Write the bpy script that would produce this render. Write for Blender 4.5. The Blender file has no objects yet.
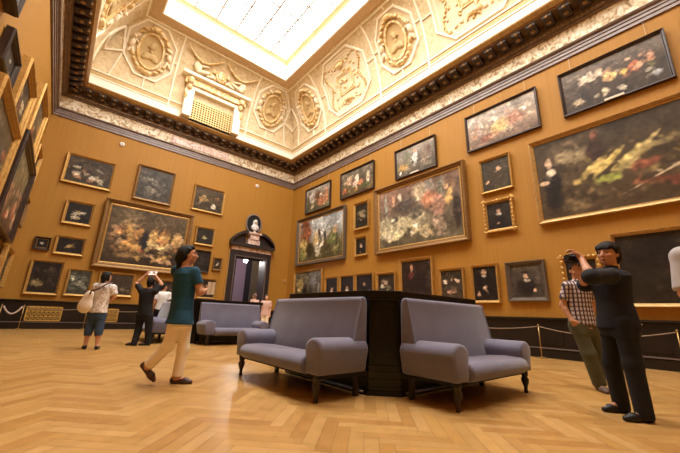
import bpy, bmesh, math, random
import numpy as np
from mathutils import Vector, Matrix
PI = math.pi
scene = bpy.context.scene
COL = scene.collection

# ------------------------------------------------------------------ helpers
def lin(r, g, b):
    def f(c):
        c /= 255.0
        return c/12.92 if c <= .04045 else ((c+.055)/1.055)**2.4
    return (f(r), f(g), f(b), 1.0)

def tag(o, label=None, cat=None, group=None, kind=None):
    if label: o['label'] = label
    if cat: o['category'] = cat
    if group: o['group'] = group
    if kind: o['kind'] = kind
    return o

def empty(name, loc=(0, 0, 0), rz=0, parent=None):
    o = bpy.data.objects.new(name, None)
    COL.objects.link(o)
    o.location = loc
    o.rotation_euler = (0, 0, rz)
    o.empty_display_size = .1
    if parent: o.parent = parent
    return o

class MB:
    """collects polygons, builds one mesh object"""
    def __init__(s):
        s.v = []; s.f = []
    def add(s, vs, fs):
        b = len(s.v)
        s.v += [tuple(p) for p in vs]
        s.f += [tuple(i+b for i in f) for f in fs]
    def box(s, x0, x1, y0, y1, z0, z1):
        s.add([(x0,y0,z0),(x1,y0,z0),(x1,y1,z0),(x0,y1,z0),(x0,y0,z1),(x1,y0,z1),(x1,y1,z1),(x0,y1,z1)],
              [(0,3,2,1),(4,5,6,7),(0,1,5,4),(1,2,6,5),(2,3,7,6),(3,0,4,7)])
    def prism(s, pts, a, b, axis='x'):
        """closed 2-D outline extruded from a to b. axis x: pts=(y,z); y: pts=(x,z); z: pts=(x,y)"""
        n = len(pts)
        def P(p, t):
            return (t, p[0], p[1]) if axis == 'x' else ((p[0], t, p[1]) if axis == 'y' else (p[0], p[1], t))
        vs = [P(p, a) for p in pts] + [P(p, b) for p in pts]
        fs = [(i, (i+1) % n, (i+1) % n+n, i+n) for i in range(n)]
        fs += [tuple(range(n))[::-1], tuple(range(n, 2*n))]
        s.add(vs, fs)
    def lathe(s, prof, c=(0, 0, 0), n=16):
        """prof = [(r,z)...] bottom to top"""
        vs = []; fs = []
        for r, z in prof:
            for k in range(n):
                a = 2*PI*k/n
                vs.append((c[0]+r*math.cos(a), c[1]+r*math.sin(a), c[2]+z))
        m = len(prof)
        for i in range(m-1):
            for k in range(n):
                fs.append((i*n+k, i*n+(k+1) % n, (i+1)*n+(k+1) % n, (i+1)*n+k))
        fs.append(tuple(range(n))[::-1]); fs.append(tuple((m-1)*n+k for k in range(n)))
        s.add(vs, fs)
    def tube(s, pts, r, n=6):
        pts = [Vector(p) for p in pts]
        rings = []
        up = Vector((0.13, 0.27, 1)).normalized()
        for i, p in enumerate(pts):
            t = (pts[min(i+1, len(pts)-1)]-pts[max(i-1, 0)]).normalized()
            a = t.cross(up)
            if a.length < .05: a = t.cross(Vector((1, 0, 0)))
            a.normalize(); b = a.cross(t)
            rr = r[i] if isinstance(r, (list, tuple)) else r
            rings.append([p+a*(rr*math.cos(2*PI*k/n))+b*(rr*math.sin(2*PI*k/n)) for k in range(n)])
        vs = [q for R in rings for q in R]; fs = []
        for i in range(len(pts)-1):
            for k in range(n):
                fs.append((i*n+k, i*n+(k+1) % n, (i+1)*n+(k+1) % n, (i+1)*n+k))
        fs.append(tuple(range(n))[::-1]); fs.append(tuple((len(pts)-1)*n+k for k in range(n)))
        s.add(vs, fs)
    def blob(s, c, ax, n=8, m=6):
        """ellipsoid: centre c and three half-axis vectors"""
        c = Vector(c); X, Y, Z = [Vector(a) for a in ax]
        vs = [c-Z]; fs = []
        for j in range(1, m):
            t = PI*j/m-PI/2
            for k in range(n):
                a = 2*PI*k/n
                vs.append(c+X*(math.cos(t)*math.cos(a))+Y*(math.cos(t)*math.sin(a))+Z*math.sin(t))
        vs.append(c+Z)
        for k in range(n):
            fs.append((0, 1+(k+1) % n, 1+k))
            fs.append((len(vs)-1, 1+(m-2)*n+k, 1+(m-2)*n+(k+1) % n))
        for j in range(m-2):
            for k in range(n):
                fs.append((1+j*n+k, 1+j*n+(k+1) % n, 1+(j+1)*n+(k+1) % n, 1+(j+1)*n+k))
        s.add(vs, fs)
    def build(s, name, m, parent=None, smooth=False, bevel=0, seg=2, fixn=False, angle=35):
        me = bpy.data.meshes.new(name)
        me.from_pydata(s.v, [], s.f)
        if bevel or fixn:
            bm = bmesh.new(); bm.from_mesh(me)
            bmesh.ops.remove_doubles(bm, verts=bm.verts, dist=1e-5)
            bmesh.ops.recalc_face_normals(bm, faces=bm.faces)
            if bevel:
                es = [e for e in bm.edges if len(e.link_faces) == 2 and e.calc_face_angle() > math.radians(angle)]
                bmesh.ops.bevel(bm, geom=es, offset=bevel, segments=seg, profile=.5, affect='EDGES', clamp_overlap=True)
            bm.to_mesh(me); bm.free()
        if smooth: me.polygons.foreach_set('use_smooth', [True]*len(me.polygons))
        me.materials.append(m)
        o = bpy.data.objects.new(name, me)
        COL.objects.link(o)
        if parent: o.parent = parent
        return o

def copy_tree(o, parent=None):
    c = o.copy(); COL.objects.link(c)
    if parent: c.parent = parent
    for ch in list(o.children): copy_tree(ch, c)
    return c

# ------------------------------------------------------------------ materials
def mat(name, col, rough=.5, metal=0, noise=None, bump=None, col2=None, spec=.5, sheen=0, coat=0):
    """noise=(scale, amount) mottles colour towards col2; bump=(scale, strength)"""
    m = bpy.data.materials.new(name); m.use_nodes = True
    nt = m.node_tree; N = nt.nodes; L = nt.links
    b = N['Principled BSDF']
    b.inputs['Base Color'].default_value = col
    b.inputs['Roughness'].default_value = rough
    b.inputs['Metallic'].default_value = metal
    b.inputs['Specular IOR Level'].default_value = spec
    if sheen:
        b.inputs['Sheen Weight'].default_value = sheen
        b.inputs['Sheen Roughness'].default_value = .4
    if coat:
        b.inputs['Coat Weight'].default_value = coat
        b.inputs['Coat Roughness'].default_value = .15
    if noise or bump:
        tc = N.new('ShaderNodeTexCoord')
    if noise:
        n = N.new('ShaderNodeTexNoise'); n.inputs['Scale'].default_value = noise[0]; n.inputs['Detail'].default_value = 6
        L.new(tc.outputs['Object'], n.inputs['Vector'])
        r = N.new('ShaderNodeValToRGB')
        r.color_ramp.elements[0].position = .5-.5*noise[1] if noise[1] < 1 else .42
        r.color_ramp.elements[1].position = .5+.5*noise[1] if noise[1] < 1 else .58
        r.color_ramp.elements[0].color = col2 or (col[0]*.6, col[1]*.6, col[2]*.6, 1)
        r.color_ramp.elements[1].color = col
        L.new(n.outputs['Fac'], r.inputs['Fac']); L.new(r.outputs['Color'], b.inputs['Base Color'])
    if bump:
        n2 = N.new('ShaderNodeTexNoise'); n2.inputs['Scale'].default_value = bump[0]; n2.inputs['Detail'].default_value = 5
        L.new(tc.outputs['Object'], n2.inputs['Vector'])
        bp = N.new('ShaderNodeBump'); bp.inputs['Strength'].default_value = bump[1]; bp.inputs['Distance'].default_value = .02
        L.new(n2.outputs['Fac'], bp.inputs['Height']); L.new(bp.outputs['Normal'], b.inputs['Normal'])
    return m

def attr_mat(name, rough=.4, spec=.5, bump=0, grain=False, coat=0):
    m = bpy.data.materials.new(name); m.use_nodes = True
    N = m.node_tree.nodes; L = m.node_tree.links; b = N['Principled BSDF']
    a = N.new('ShaderNodeVertexColor'); a.layer_name = 'Col'
    b.inputs['Roughness'].default_value = rough; b.inputs['Specular IOR Level'].default_value = spec
    if coat:
        b.inputs['Coat Weight'].default_value = coat; b.inputs['Coat Roughness'].default_value = .2
    src = a.outputs['Color']
    if grain:
        tc = N.new('ShaderNodeTexCoord'); n = N.new('ShaderNodeTexNoise')
        n.inputs['Scale'].default_value = 7; n.inputs['Detail'].default_value = 5
        L.new(tc.outputs['Object'], n.inputs['Vector'])
        r = N.new('ShaderNodeMapRange'); r.inputs['From Min'].default_value = .3; r.inputs['From Max'].default_value = .7
        r.inputs['To Min'].default_value = .90; r.inputs['To Max'].default_value = 1.07
        L.new(n.outputs['Fac'], r.inputs['Value'])
        mx = N.new('ShaderNodeMix'); mx.data_type = 'RGBA'; mx.blend_type = 'MULTIPLY'; mx.inputs['Factor'].default_value = 1
        cb = N.new('ShaderNodeCombineColor')
        for i in range(3): L.new(r.outputs['Result'], cb.inputs[i])
        L.new(src, mx.inputs['A']); L.new(cb.outputs['Color'], mx.inputs['B']); src = mx.outputs['Result']
        r2 = N.new('ShaderNodeMapRange'); r2.inputs['To Min'].default_value = rough-.08; r2.inputs['To Max'].default_value = rough+.12
        L.new(n.outputs['Fac'], r2.inputs['Value']); L.new(r2.outputs['Result'], b.inputs['Roughness'])
    L.new(src, b.inputs['Base Color'])
    return m

def wall_fabric():
    m = bpy.data.materials.new('gold wall fabric'); m.use_nodes = True
    N = m.node_tree.nodes; L = m.node_tree.links; b = N['Principled BSDF']
    tc = N.new('ShaderNodeTexCoord'); sp = N.new('ShaderNodeSeparateXYZ'); L.new(tc.outputs['Object'], sp.inputs[0])
    ad = N.new('ShaderNodeMath'); ad.operation = 'ADD'; L.new(sp.outputs['X'], ad.inputs[0]); L.new(sp.outputs['Y'], ad.inputs[1])
    cb = N.new('ShaderNodeCombineXYZ'); L.new(ad.outputs[0], cb.inputs[0])
    z = N.new('ShaderNodeMath'); z.operation = 'MULTIPLY'; z.inputs[1].default_value = .02
    L.new(sp.outputs['Z'], z.inputs[0]); L.new(z.outputs[0], cb.inputs[2])
    n = N.new('ShaderNodeTexNoise'); n.inputs['Scale'].default_value = 16; n.inputs['Detail'].default_value = 3
    L.new(cb.outputs[0], n.inputs['Vector'])
    r = N.new('ShaderNodeValToRGB')
    r.color_ramp.elements[0].position = .3; r.color_ramp.elements[1].position = .7
    r.color_ramp.elements[0].color = WALL_A; r.color_ramp.elements[1].color = WALL_B
    L.new(n.outputs['Fac'], r.inputs['Fac']); L.new(r.outputs['Color'], b.inputs['Base Color'])
    b.inputs['Roughness'].default_value = .62; b.inputs['Specular IOR Level'].default_value = .35
    return m

def mottled(name, c1, c2, c3, scale, rough=.5, metal=0, bump=.5, vor=False):
    """carved, gilded work: three tones broken up by noise with a bump of the same grain"""
    m = bpy.data.materials.new(name); m.use_nodes = True
    N = m.node_tree.nodes; L = m.node_tree.links; b = N['Principled BSDF']
    tc = N.new('ShaderNodeTexCoord')
    n = N.new('ShaderNodeTexNoise'); n.inputs['Scale'].default_value = scale; n.inputs['Detail'].default_value = 4
    n.inputs['Distortion'].default_value = 1.6
    L.new(tc.outputs['Object'], n.inputs['Vector'])
    r = N.new('ShaderNodeValToRGB'); e = r.color_ramp.elements
    e[0].position = .36; e[0].color = c1; e[1].position = .66; e[1].color = c3
    k = e.new(.5); k.color = c2
    L.new(n.outputs['Fac'], r.inputs['Fac']); L.new(r.outputs['Color'], b.inputs['Base Color'])
    bp = N.new('ShaderNodeBump'); bp.inputs['Strength'].default_value = bump; bp.inputs['Distance'].default_value = .05
    L.new(n.outputs['Fac'], bp.inputs['Height']); L.new(bp.outputs['Normal'], b.inputs['Normal'])
    b.inputs['Roughness'].default_value = rough; b.inputs['Metallic'].default_value = metal
    return m

def check_mat(name, base, dark, red, scale):
    m = bpy.data.materials.new(name); m.use_nodes = True
    N = m.node_tree.nodes; L = m.node_tree.links; b = N['Principled BSDF']
    tc = N.new('ShaderNodeTexCoord'); sp = N.new('ShaderNodeSeparateXYZ'); L.new(tc.outputs['Object'], sp.inputs[0])
    ad = N.new('ShaderNodeMath'); ad.operation = 'SUBTRACT'; L.new(sp.outputs['X'], ad.inputs[0]); L.new(sp.outputs['Y'], ad.inputs[1])
    def band(src, ph):
        a = N.new('ShaderNodeMath'); a.operation = 'MULTIPLY'; a.inputs[1].default_value = scale; L.new(src, a.inputs[0])
        s_ = N.new('ShaderNodeMath'); s_.operation = 'SINE'; L.new(a.outputs[0], s_.inputs[0])
        g = N.new('ShaderNodeMath'); g.operation = 'GREATER_THAN'; g.inputs[1].default_value = ph; L.new(s_.outputs[0], g.inputs[0])
        return g.outputs[0]
    v1 = band(sp.outputs['Z'], .25); v2 = band(ad.outputs[0], .25)
    m1 = N.new('ShaderNodeMix'); m1.data_type = 'RGBA'; m1.inputs['A'].default_value = base; m1.inputs['B'].default_value = red
    L.new(v1, m1.inputs['Factor'])
    m2 = N.new('ShaderNodeMix'); m2.data_type = 'RGBA'; m2.inputs['B'].default_value = dark
    L.new(m1.outputs['Result'], m2.inputs['A']); L.new(v2, m2.inputs['Factor'])
    L.new(m2.outputs['Result'], b.inputs['Base Color']); b.inputs['Roughness'].default_value = .85
    return m

def emit(name, col, s):
    m = bpy.data.materials.new(name); m.use_nodes = True
    b = m.node_tree.nodes['Principled BSDF']
    b.inputs['Base Color'].default_value = (.8, .8, .8, 1)
    b.inputs['Emission Color'].default_value = col; b.inputs['Emission Strength'].default_value = s
    return m

WALL_A = lin(163, 114, 38); WALL_B = lin(172, 122, 44)
M = dict(
    wall=wall_fabric(),
    wainscot=mat('dark stained wainscot', lin(34, 24, 20), .35, noise=(3, .6), col2=lin(22, 15, 13)),
    mould=mat('pale moulding tone', lin(112, 98, 92), .35),  # pale colour paints in the highlight along the skirting top
    grille=mat('gilt radiator lattice', lin(232, 184, 88), .4, .3, noise=(20, .6)),
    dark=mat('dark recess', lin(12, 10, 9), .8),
    bronze=mat('dark bronzed bracket', lin(64, 44, 32), .45, noise=(9, .7), col2=lin(38, 26, 19), bump=(18, .3)),
    bronze2=mat('brown cornice', lin(132, 102, 68), .5, noise=(8, .6), col2=lin(92, 68, 44)),
    archi=mat('grey brown architrave', lin(140, 124, 118), .35, noise=(4, .6), col2=lin(112, 96, 88)),
    gilt=mat('gilt fillet', lin(170, 126, 62), .42, .35, noise=(12, .6), col2=lin(120, 84, 36)),
    frieze=mottled('gilded carved frieze', lin(156, 122, 80), lin(220, 200, 164), lin(242, 232, 214), 4.5, .5, .1, .7),
    rose=mottled('rose marble', lin(186, 140, 122), lin(222, 190, 174), lin(240, 224, 214), 5, .4, 0, .1),
    stucco=mat('cream stucco', lin(226, 211, 180), .75, noise=(3, .8), col2=lin(216, 197, 160), bump=(6, .15)),
    stucco_t=mottled('patterned tan stucco', lin(204, 180, 138), lin(218, 197, 158), lin(228, 211, 176), 4, .75, 0, .3),
    rib=mat('pale stucco moulding', lin(250, 240, 218), .7),
    relief=mottled('gilded stucco relief', lin(202, 158, 88), lin(228, 196, 136), lin(246, 232, 200), 5, .5, .05, .4),
    putto=mat('white stucco figure', lin(244, 232, 208), .6, noise=(5, .7), col2=lin(224, 196, 148)),
    medal=mat('olive stucco ground', lin(204, 176, 124), .7, noise=(4, .7), col2=lin(186, 156, 104)),
    ring=mat('brown ceiling border', lin(226, 198, 160), .7, noise=(9, .7), col2=lin(204, 170, 128), bump=(14, .4)),
    well=mat('white skylight shaft', lin(250, 240, 224), .7),
    peach=mat('peach skylight moulding', lin(236, 196, 152), .6),
    bar=mat('grey glazing bar', lin(170, 160, 152), .6),
    sofa=mat('blue grey velvet', lin(121, 119, 138), .8, noise=(2.6, .8), col2=lin(96, 94, 112), bump=(60, .15), sheen=.5, spec=.3),
    piping=mat('velvet piping', lin(116, 118, 150), .8, sheen=.5),
    black=mat('black lacquered panel', lin(13, 11, 12), .3, noise=(4, .6), col2=lin(8, 7, 8), spec=.4),
    legw=mat('dark turned wood', lin(38, 22, 18), .35),
    steel=mat('grey metal rail', lin(130, 124, 122), .35, .7),
    brass=mat('brass post', lin(186, 150, 92), .35, .7),
    rope=mat('beige rope', lin(150, 128, 104), .85),
    ropew=mat('pale plush rope', lin(196, 172, 152), .85),
    gold=mat('gold leaf frame', lin(222, 180, 104), .38, .5, noise=(14, .8), col2=lin(164, 120, 58), bump=(40, .25)),
    goldp=mat('pale gold frame', lin(222, 186, 124), .4, .4, noise=(14, .8), col2=lin(170, 130, 74), bump=(40, .25)),
    gold_d=mat('tarnished gold frame', lin(168, 130, 78), .42, .4, noise=(14, .8), col2=lin(112, 80, 44), bump=(40, .3)),
    ebony=mat('dark brown wood frame', lin(66, 48, 40), .3, noise=(8, .7), col2=lin(44, 31, 26)),
    greyf=mat('grey silver frame', lin(116, 104, 92), .4, .3, noise=(8, .7), col2=lin(92, 80, 70)),
    plaque=mat('ivory nameplate', lin(226, 214, 190), .5),
    wire=mat('hanging wire', lin(188, 166, 130), .5, .3),
    canvas=attr_mat('oil paint', .45, .35),
    floor=attr_mat('lacquered oak', .32, .45, grain=True),
    marble=mat('white marble', lin(240, 236, 230), .4, noise=(6, .7), col2=lin(206, 200, 194)),
    doorw=mat('dark door marble', lin(50, 36, 34), .5, noise=(6, .7), col2=lin(34, 24, 24)),
    grey=mat('plain cream wall', lin(200, 184, 160), .8),
    lilac=mat('lilac wall', lin(206, 186, 204), .8),
    skin=mat('skin', lin(202, 148, 112), .55, noise=(10, .7), col2=lin(188, 132, 98)),
    skin_l=mat('fair skin', lin(222, 172, 140), .55),
    hair=mat('black hair', lin(17, 13, 12), .6, bump=(120, .6), spec=.3),
    hair_g=mat('grey brown hair', lin(112, 96, 82), .6, bump=(80, .4)),
    eyew=mat('eye', lin(24, 18, 16), .2),
    lip=mat('lips', lin(160, 92, 80), .5),
    teal=mat('teal jersey', lin(12, 74, 100), .85, noise=(5, .8), col2=lin(9, 56, 76)),
    cream=mat('cream trousers', lin(250, 236, 208), .85, noise=(5, .8), col2=lin(242, 224, 192)),
    shoe_b=mat('brown shoe leather', lin(72, 42, 34), .5),
    navy=mat('navy shirt', lin(21, 21, 30), .85, noise=(6, .8), col2=lin(14, 14, 21)),
    jeansd=mat('black jeans', lin(19, 19, 25), .85, noise=(6, .8), col2=lin(13, 13, 18)),
    shoe_k=mat('black shoe', lin(20, 18, 18), .5),
    check=check_mat('checked cotton', lin(206, 196, 192), lin(70, 54, 62), lin(138, 112, 116), 105),
    olive=mat('olive trousers', lin(88, 88, 66), .85, noise=(6, .8), col2=lin(70, 70, 52)),
    trainer=mat('worn brown trainer', lin(92, 74, 60), .7),
    blouse=mottled('patterned white blouse', lin(150, 134, 122), lin(232, 224, 216), lin(246, 243, 240), 22, .85, 0, .1),
    denim=mat('blue denim', lin(58, 78, 106), .85, noise=(9, .8), col2=lin(42, 58, 84)),
    bagw=mat('off white bag', lin(240, 230, 214), .75, noise=(4, .6), col2=lin(224, 208, 186)),
    blackc=mat('black cotton', lin(18, 16, 18), .9),
    white=mat('white cotton', lin(236, 232, 228), .85),
    paper=mat('white paper', lin(246, 244, 240), .7),
    greyt=mat('light grey jersey', lin(186, 182, 182), .9, noise=(12, .7), col2=lin(168, 164, 164)),
    camb=mat('black camera body', lin(26, 22, 30), .4),
    camv=mat('purple camera strap', lin(70, 50, 92), .6),
    glass=mat('dark glass', lin(10, 10, 16), .05, spec=.8),
    pinkc=mat('pink cotton', lin(214, 176, 160), .85),
    curtain=mat('dark curtain', lin(24, 20, 26), .9),
    moss=mat('olive tapestry', lin(98, 88, 66), .9, noise=(6, .7)),
)
SKY = emit('opal laylight glass', (1.0, .975, .94, 1), 13.0)
LAMP = emit('lamp glass', (1, .95, .88, 1), 230)
# ------------------------------------------------------------------ the room
XL, XR, YB, YF = -1.6, 9.95, 16.5, -5.0
ZW = 8.3                                  # top of the fabric, underside of the architrave
DX0, DX1, DZ = 6.68, 8.42, 3.68           # doorway in the back wall
def side_pt(side, u, d, z):
    if side == 'back': return (u, YB-d, z)
    if side == 'front': return (u, YF+d, z)
    if side == 'right': return (XR-d, u, z)
    return (XL+d, u, z)
def span(side): return (XL, XR) if side in ('back', 'front') else (YF, YB)
SIDES = ('back', 'right', 'left', 'front')

def sweep(mb, side, prof, a=None, b=None):
    """profile of (d, z) points run along a wall, mitred at the corners"""
    lo, hi = span(side)
    vs = []
    for d, z in prof:
        vs.append(side_pt(side, lo+d if a is None else a, d, z))
        vs.append(side_pt(side, hi-d if b is None else b, d, z))
    fs = [(2*i, 2*i+1, 2*i+3, 2*i+2) for i in range(len(prof)-1)]
    if a is not None:
        fs.append(tuple(2*i for i in range(len(prof))))
    if b is not None:
        fs.append(tuple(2*i+1 for i in range(len(prof)))[::-1])
    mb.add(vs, fs)

def wbox(mb, side, u0, u1, d0, d1, z0, z1):
    a = side_pt(side, u0, d0, z0); b = side_pt(side, u1, d1, z1)
    mb.box(min(a[0], b[0]), max(a[0], b[0]), min(a[1], b[1]), max(a[1], b[1]), z0, z1)

# floor: oak blocks in herringbone, laid on the diagonal
rng = random.Random(4)
Wp, n_ = .105, 6
fv, ff, fc = [], [], []
tones = [lin(180, 136, 76), lin(184, 142, 82), lin(175, 130, 70), lin(189, 147, 88), lin(182, 139, 79), lin(170, 124, 66)]
c45 = math.cos(PI/4)
def plank(a0, b0, da, db):
    g = .0012
    q = [(a0*Wp+g, b0*Wp+g), ((a0+da)*Wp-g, b0*Wp+g), ((a0+da)*Wp-g, (b0+db)*Wp-g), (a0*Wp+g, (b0+db)*Wp-g)]
    w = [(4.2+(x-y)*c45, 5.7+(x+y)*c45) for x, y in q]
    if max(p[0] for p in w) < XL or min(p[0] for p in w) > XR or max(p[1] for p in w) < YF or min(p[1] for p in w) > YB: return
    w = [(min(max(x, XL), XR), min(max(y, YF), YB)) for x, y in w]
    b = len(fv); fv.extend([(x, y, 0) for x, y in w]); ff.append((b, b+1, b+2, b+3))
    t = rng.choice(tones); k = rng.uniform(.96, 1.04); fc.extend([(t[0]*k, t[1]*k, t[2]*k*rng.uniform(.95, 1.05), 1)]*4)
R_ = 150
for a in range(-R_, R_):
    for b in range(-R_, R_):
        s = (a-b) % (2*n_)
        if s == 0: plank(a, b, n_, 1)
        elif s == 2*n_-1: plank(a, b, 1, n_)
# joints / sub floor under the blocks
b = len(fv)
fv += [(XL-.3, YF-.3, -.004), (XR+.3, YF-.3, -.004), (XR+.3, YB+.6, -.004), (XL-.3, YB+.6, -.004)]
ff.append((b, b+1, b+2, b+3)); fc += [lin(120, 84, 46)]*4
me = bpy.data.meshes.new('floor'); me.from_pydata(fv, [], ff)
ca = me.color_attributes.new('Col', 'FLOAT_COLOR', 'POINT'); ca.data.foreach_set('color', np.array(fc, dtype=np.float32).ravel())
me.materials.append(M['floor'])
o = bpy.data.objects.new('floor', me); COL.objects.link(o); tag(o, 'oak herringbone parquet floor with a lacquered shine', 'floor', kind='structure')

# walls
mb = MB(); mb.box(XL-.6, DX0, YB, YB+.6, 0, 9.9); mb.box(DX1, XR+.6, YB, YB+.6, 0, 9.9); mb.box(DX0, DX1, YB, YB+.6, DZ, 9.9)
tag(mb.build('wall_back', M['wall']), 'gold fabric wall with the doorway', 'wall', kind='structure')
mb = MB(); mb.box(XR, XR+.6, YF, YB, 0, 9.9); tag(mb.build('wall_right', M['wall']), 'gold fabric wall on the right', 'wall', kind='structure')
mb = MB(); mb.box(XL-.6, XL, YF, YB, 0, 9.9); tag(mb.build('wall_left', M['wall']), 'gold fabric wall on the left', 'wall', kind='structure')
mb = MB(); mb.box(XL-.6, XR+.6, YF-.6, YF, 0, 9.9); tag(mb.build('wall_front', M['wall']), 'gold fabric wall behind the viewer', 'wall', kind='structure')

# dark wainscot
def wainscot(side, segs, grilles=()):
    mb = MB(); mo = MB()
    for a, b in segs:
        sweep(mb, side, [(0, 0), (.10, 0), (.10, .20), (.06, .225), (.06, .93), (.10, .955), (.12, .985), (.12, 1.0), (0, 1.0)], a, b)
        sweep(mo, side, [(.06, .222), (.115, .222), (.115, .245), (.06, .25)], a, b)
        L_ = b-a; k = max(1, round(L_/1.9)); st = L_/k
        for i in range(k):
            p, q = a+i*st+.12, a+(i+1)*st-.12
            for r in ((p, q, .84, .865), (p, q, .33, .355), (p, p+.025, .33, .865), (q-.025, q, .33, .865)):
                wbox(mb, side, r[0], r[1], .055, .075, r[2], r[3])
    o = mb.build('baseboard_'+side, M['wainscot'])
    tag(o, 'dark panelled wainscot along the %s wall' % side, 'wainscot', kind='structure')
    tag(mo.build('moulding', M['mould'], o), 'moulding strip with its highlight painted pale')
    for a, b in grilles:
        g = MB()
        wbox(g, side, a, b, .05, .085, .27, .31); wbox(g, side, a, b, .05, .085, .75, .79)
        wbox(g, side, a, a+.035, .05, .085, .27, .79); wbox(g, side, b-.035, b, .05, .085, .27, .79)
        wbox(g, side, a, b, .06, .078, .43, .455); wbox(g, side, a, b, .06, .078, .6, .625)
        n = max(3, round((b-a)/.125)); st = (b-a)/n
        for i in range(n):
            for z0, z1 in ((.31, .43), (.455, .6), (.625, .75)):
                c = a+(i+.5)*st; zc = (z0+z1)/2
                pts = [side_pt(side, c+.05*math.cos(t), .07, zc+.055*math.sin(t)) for t in [2*PI*k/12 for k in range(13)]]
                g.tube(pts, .011, 5)
                g.blob(side_pt(side, c, .07, zc), [(.02, 0, 0), (0, .02, 0), (0, 0, .02)], 6, 4)
        gr = g.build('radiator_grille', M['grille'], o); tag(gr, 'gilt openwork radiator grille in the wainscot')
        k = MB(); wbox(k, side, a+.02, b-.02, .055, .064, .29, .77); k.build('dark_backing', M['dark'], gr)
wainscot('back', [(XL, 6.3), (8.8, XR)], [(-.72, .29), (1.1, 2.08), (3.0, 3.95)])
wainscot('right', [(YF, YB)]); wainscot('left', [(YF, YB)]); wainscot('front', [(XL, XR)])

# entablature: architrave, carved frieze, dentilled cornice
for i, side in enumerate(SIDES):
    mb = MB()
    sweep(mb, side, [(0, 8.3), (.05, 8.3), (.05, 8.40), (.075, 8.405), (.075, 8.5), (.10, 8.505), (.10, 8.57), (.16, 8.60), (.18, 8.64), (.12, 8.65)])
    t = mb.build('trim_%d' % (i+1), M['archi'])
    tag(t, 'bronze and gilt entablature running round the %s wall' % side, 'cornice', kind='structure')
    mb = MB(); sweep(mb, side, [(.12, 8.65), (.11, 8.70), (.11, 9.10), (.13, 9.16)])
    tag(mb.build('frieze', M['frieze'], t, smooth=True), 'gilded carved frieze band')
    mb = MB(); sweep(mb, side, [(.13, 9.16), (.2, 9.17), (.2, 9.22), (.26, 9.225), (.26, 9.33), (.30, 9.34), (.30, 9.36), (.70, 9.56), (.30, 9.36)][:7]+[(.30, 9.56), (.73, 9.56), (.73, 9.60)])
    mb.build('corona', M['bronze2'], t)
    mb = MB(); lo, hi = span(side)
    u = lo+.3
    while u < hi-.3:
        wbox(mb, side, u, u+.06, .24, .285, 9.24, 9.31); u += .12
    tag(mb.build('dentil_course', M['gold_d'], t), 'row of small gilt dentils')
    mb = MB(); md = MB(); n = int((hi-lo-1.1)/.43)
    for k in range(n+1):
        u = lo+.55+(hi-lo-1.1)*k/n
        pr = [(.30, 9.37), (.40, 9.36), (.58, 9.42), (.68, 9.47), (.70, 9.56), (.30, 9.56)]
        vs = [side_pt(side, u-.125, d, z) for d, z in pr]+[side_pt(side, u+.125, d, z) for d, z in pr]
        m_ = len(pr)
        mb.add(vs, [(j, (j+1) % m_, (j+1) % m_+m_, j+m_) for j in range(m_)]+[tuple(range(m_)), tuple(range(m_, 2*m_))[::-1]])
        c = side_pt(side, u, .685, 9.48)
        md.blob(c, [(.05, 0, 0), (0, .05, 0), (0, 0, .05)], 8, 4)
        c = side_pt(side, u, .5, 9.385)
        md.blob(c, [(.07, 0, 0), (0, .07, 0), (0, 0, .035)], 8, 4)
    mb.build('modillion_row', M['bronze'], t); md.build('gilt_bosses', M['gold_d'], t)
    mb = MB(); sweep(mb, side, [(.72, 9.585), (.78, 9.60), (.86, 9.72), (.87, 9.77), (.76, 9.79)])
    mb.build('gilt_fillet', M['gilt'], t)
    if side == 'back':
        mb = MB(); wbox(mb, side, 2.75, 5.65, .1, .15, 8.72, 9.1); tag(mb.build('frieze_panel', M['rose'], t, bevel=.02), 'rose marble tablet in the frieze')

# coved ceiling
THM = math.radians(75)
def cove(t):
    th = t*THM
    return .75+1.5*(1-math.cos(th))/(1-math.cos(THM)), 9.75+3.45*math.sin(th)/math.sin(THM)
_ts = [k/400 for k in range(-20, 441)]; _ss = []; _p = None
for t in _ts:
    p = cove(t); _ss.append(0 if _p is None else _ss[-1]+math.hypot(p[0]-_p[0], p[1]-_p[1])); _p = p
_s0 = _ss[20]; _ss = [s-_s0 for s in _ss]
S1 = float(np.interp(1, _ts, _ss))                     # arc length of the cove
def cp(side, u, s, h=0):
    t = float(np.interp(s, _ss, _ts)); d, z = cove(t); d2, z2 = cove(t+.004)
    l = math.hypot(d2-d, z2-z); nd, nz = (z2-z)/l, -(d2-d)/l
    return Vector(side_pt(side, u, d+h*nd, z+h*nz))
def cframe(side, u, s):
    p = cp(side, u, s); U = Vector((1, 0, 0)) if side in ('back', 'front') else Vector((0, 1, 0))
    S = (cp(side, u, s+.02)-p).normalized(); Nn = (cp(side, u, s, .1)-p).normalized()
    return p, U, S, Nn
def T(t): return float(np.interp(t, _ts, _ss))

ceil = None
mb = MB()
for side in SIDES:
    sweep(mb, side, [cove(k/24) for k in range(25)])
ceil = mb.build('ceiling', M['stucco_t'], smooth=False)
tag(ceil, 'coved ceiling of cream and gold stucco rising to the skylight', 'ceiling', kind='structure')
mb = MB()
for side in SIDES:
    d1, z1 = cove(1)
    sweep(mb, side, [(d1, z1), (d1+.02, z1+.03), (2.66, z1+.03), (2.66, z1)])
tag(mb.build('border', M['ring'], ceil), 'brown leaf border round the skylight')
mb = MB()
for side in SIDES:
    sweep(mb, side, [(.74, 9.75), (.76, 9.76), (.785, 10.2), (.80, 10.22)])
tag(mb.build('white_band', M['well'], ceil), 'plain white band above the cornice')
mb = MB()
for side in SIDES:
    q = [cove(.105+.04*k/3) for k in range(4)]
    sweep(mb, side, [(q[0][0], q[0][1])]+[(d+.02, z-.006) for d, z in q]+[(q[-1][0], q[-1][1])])
tag(mb.build('tan_band', M['medal'], ceil), 'tan band under the stucco panels')

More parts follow.
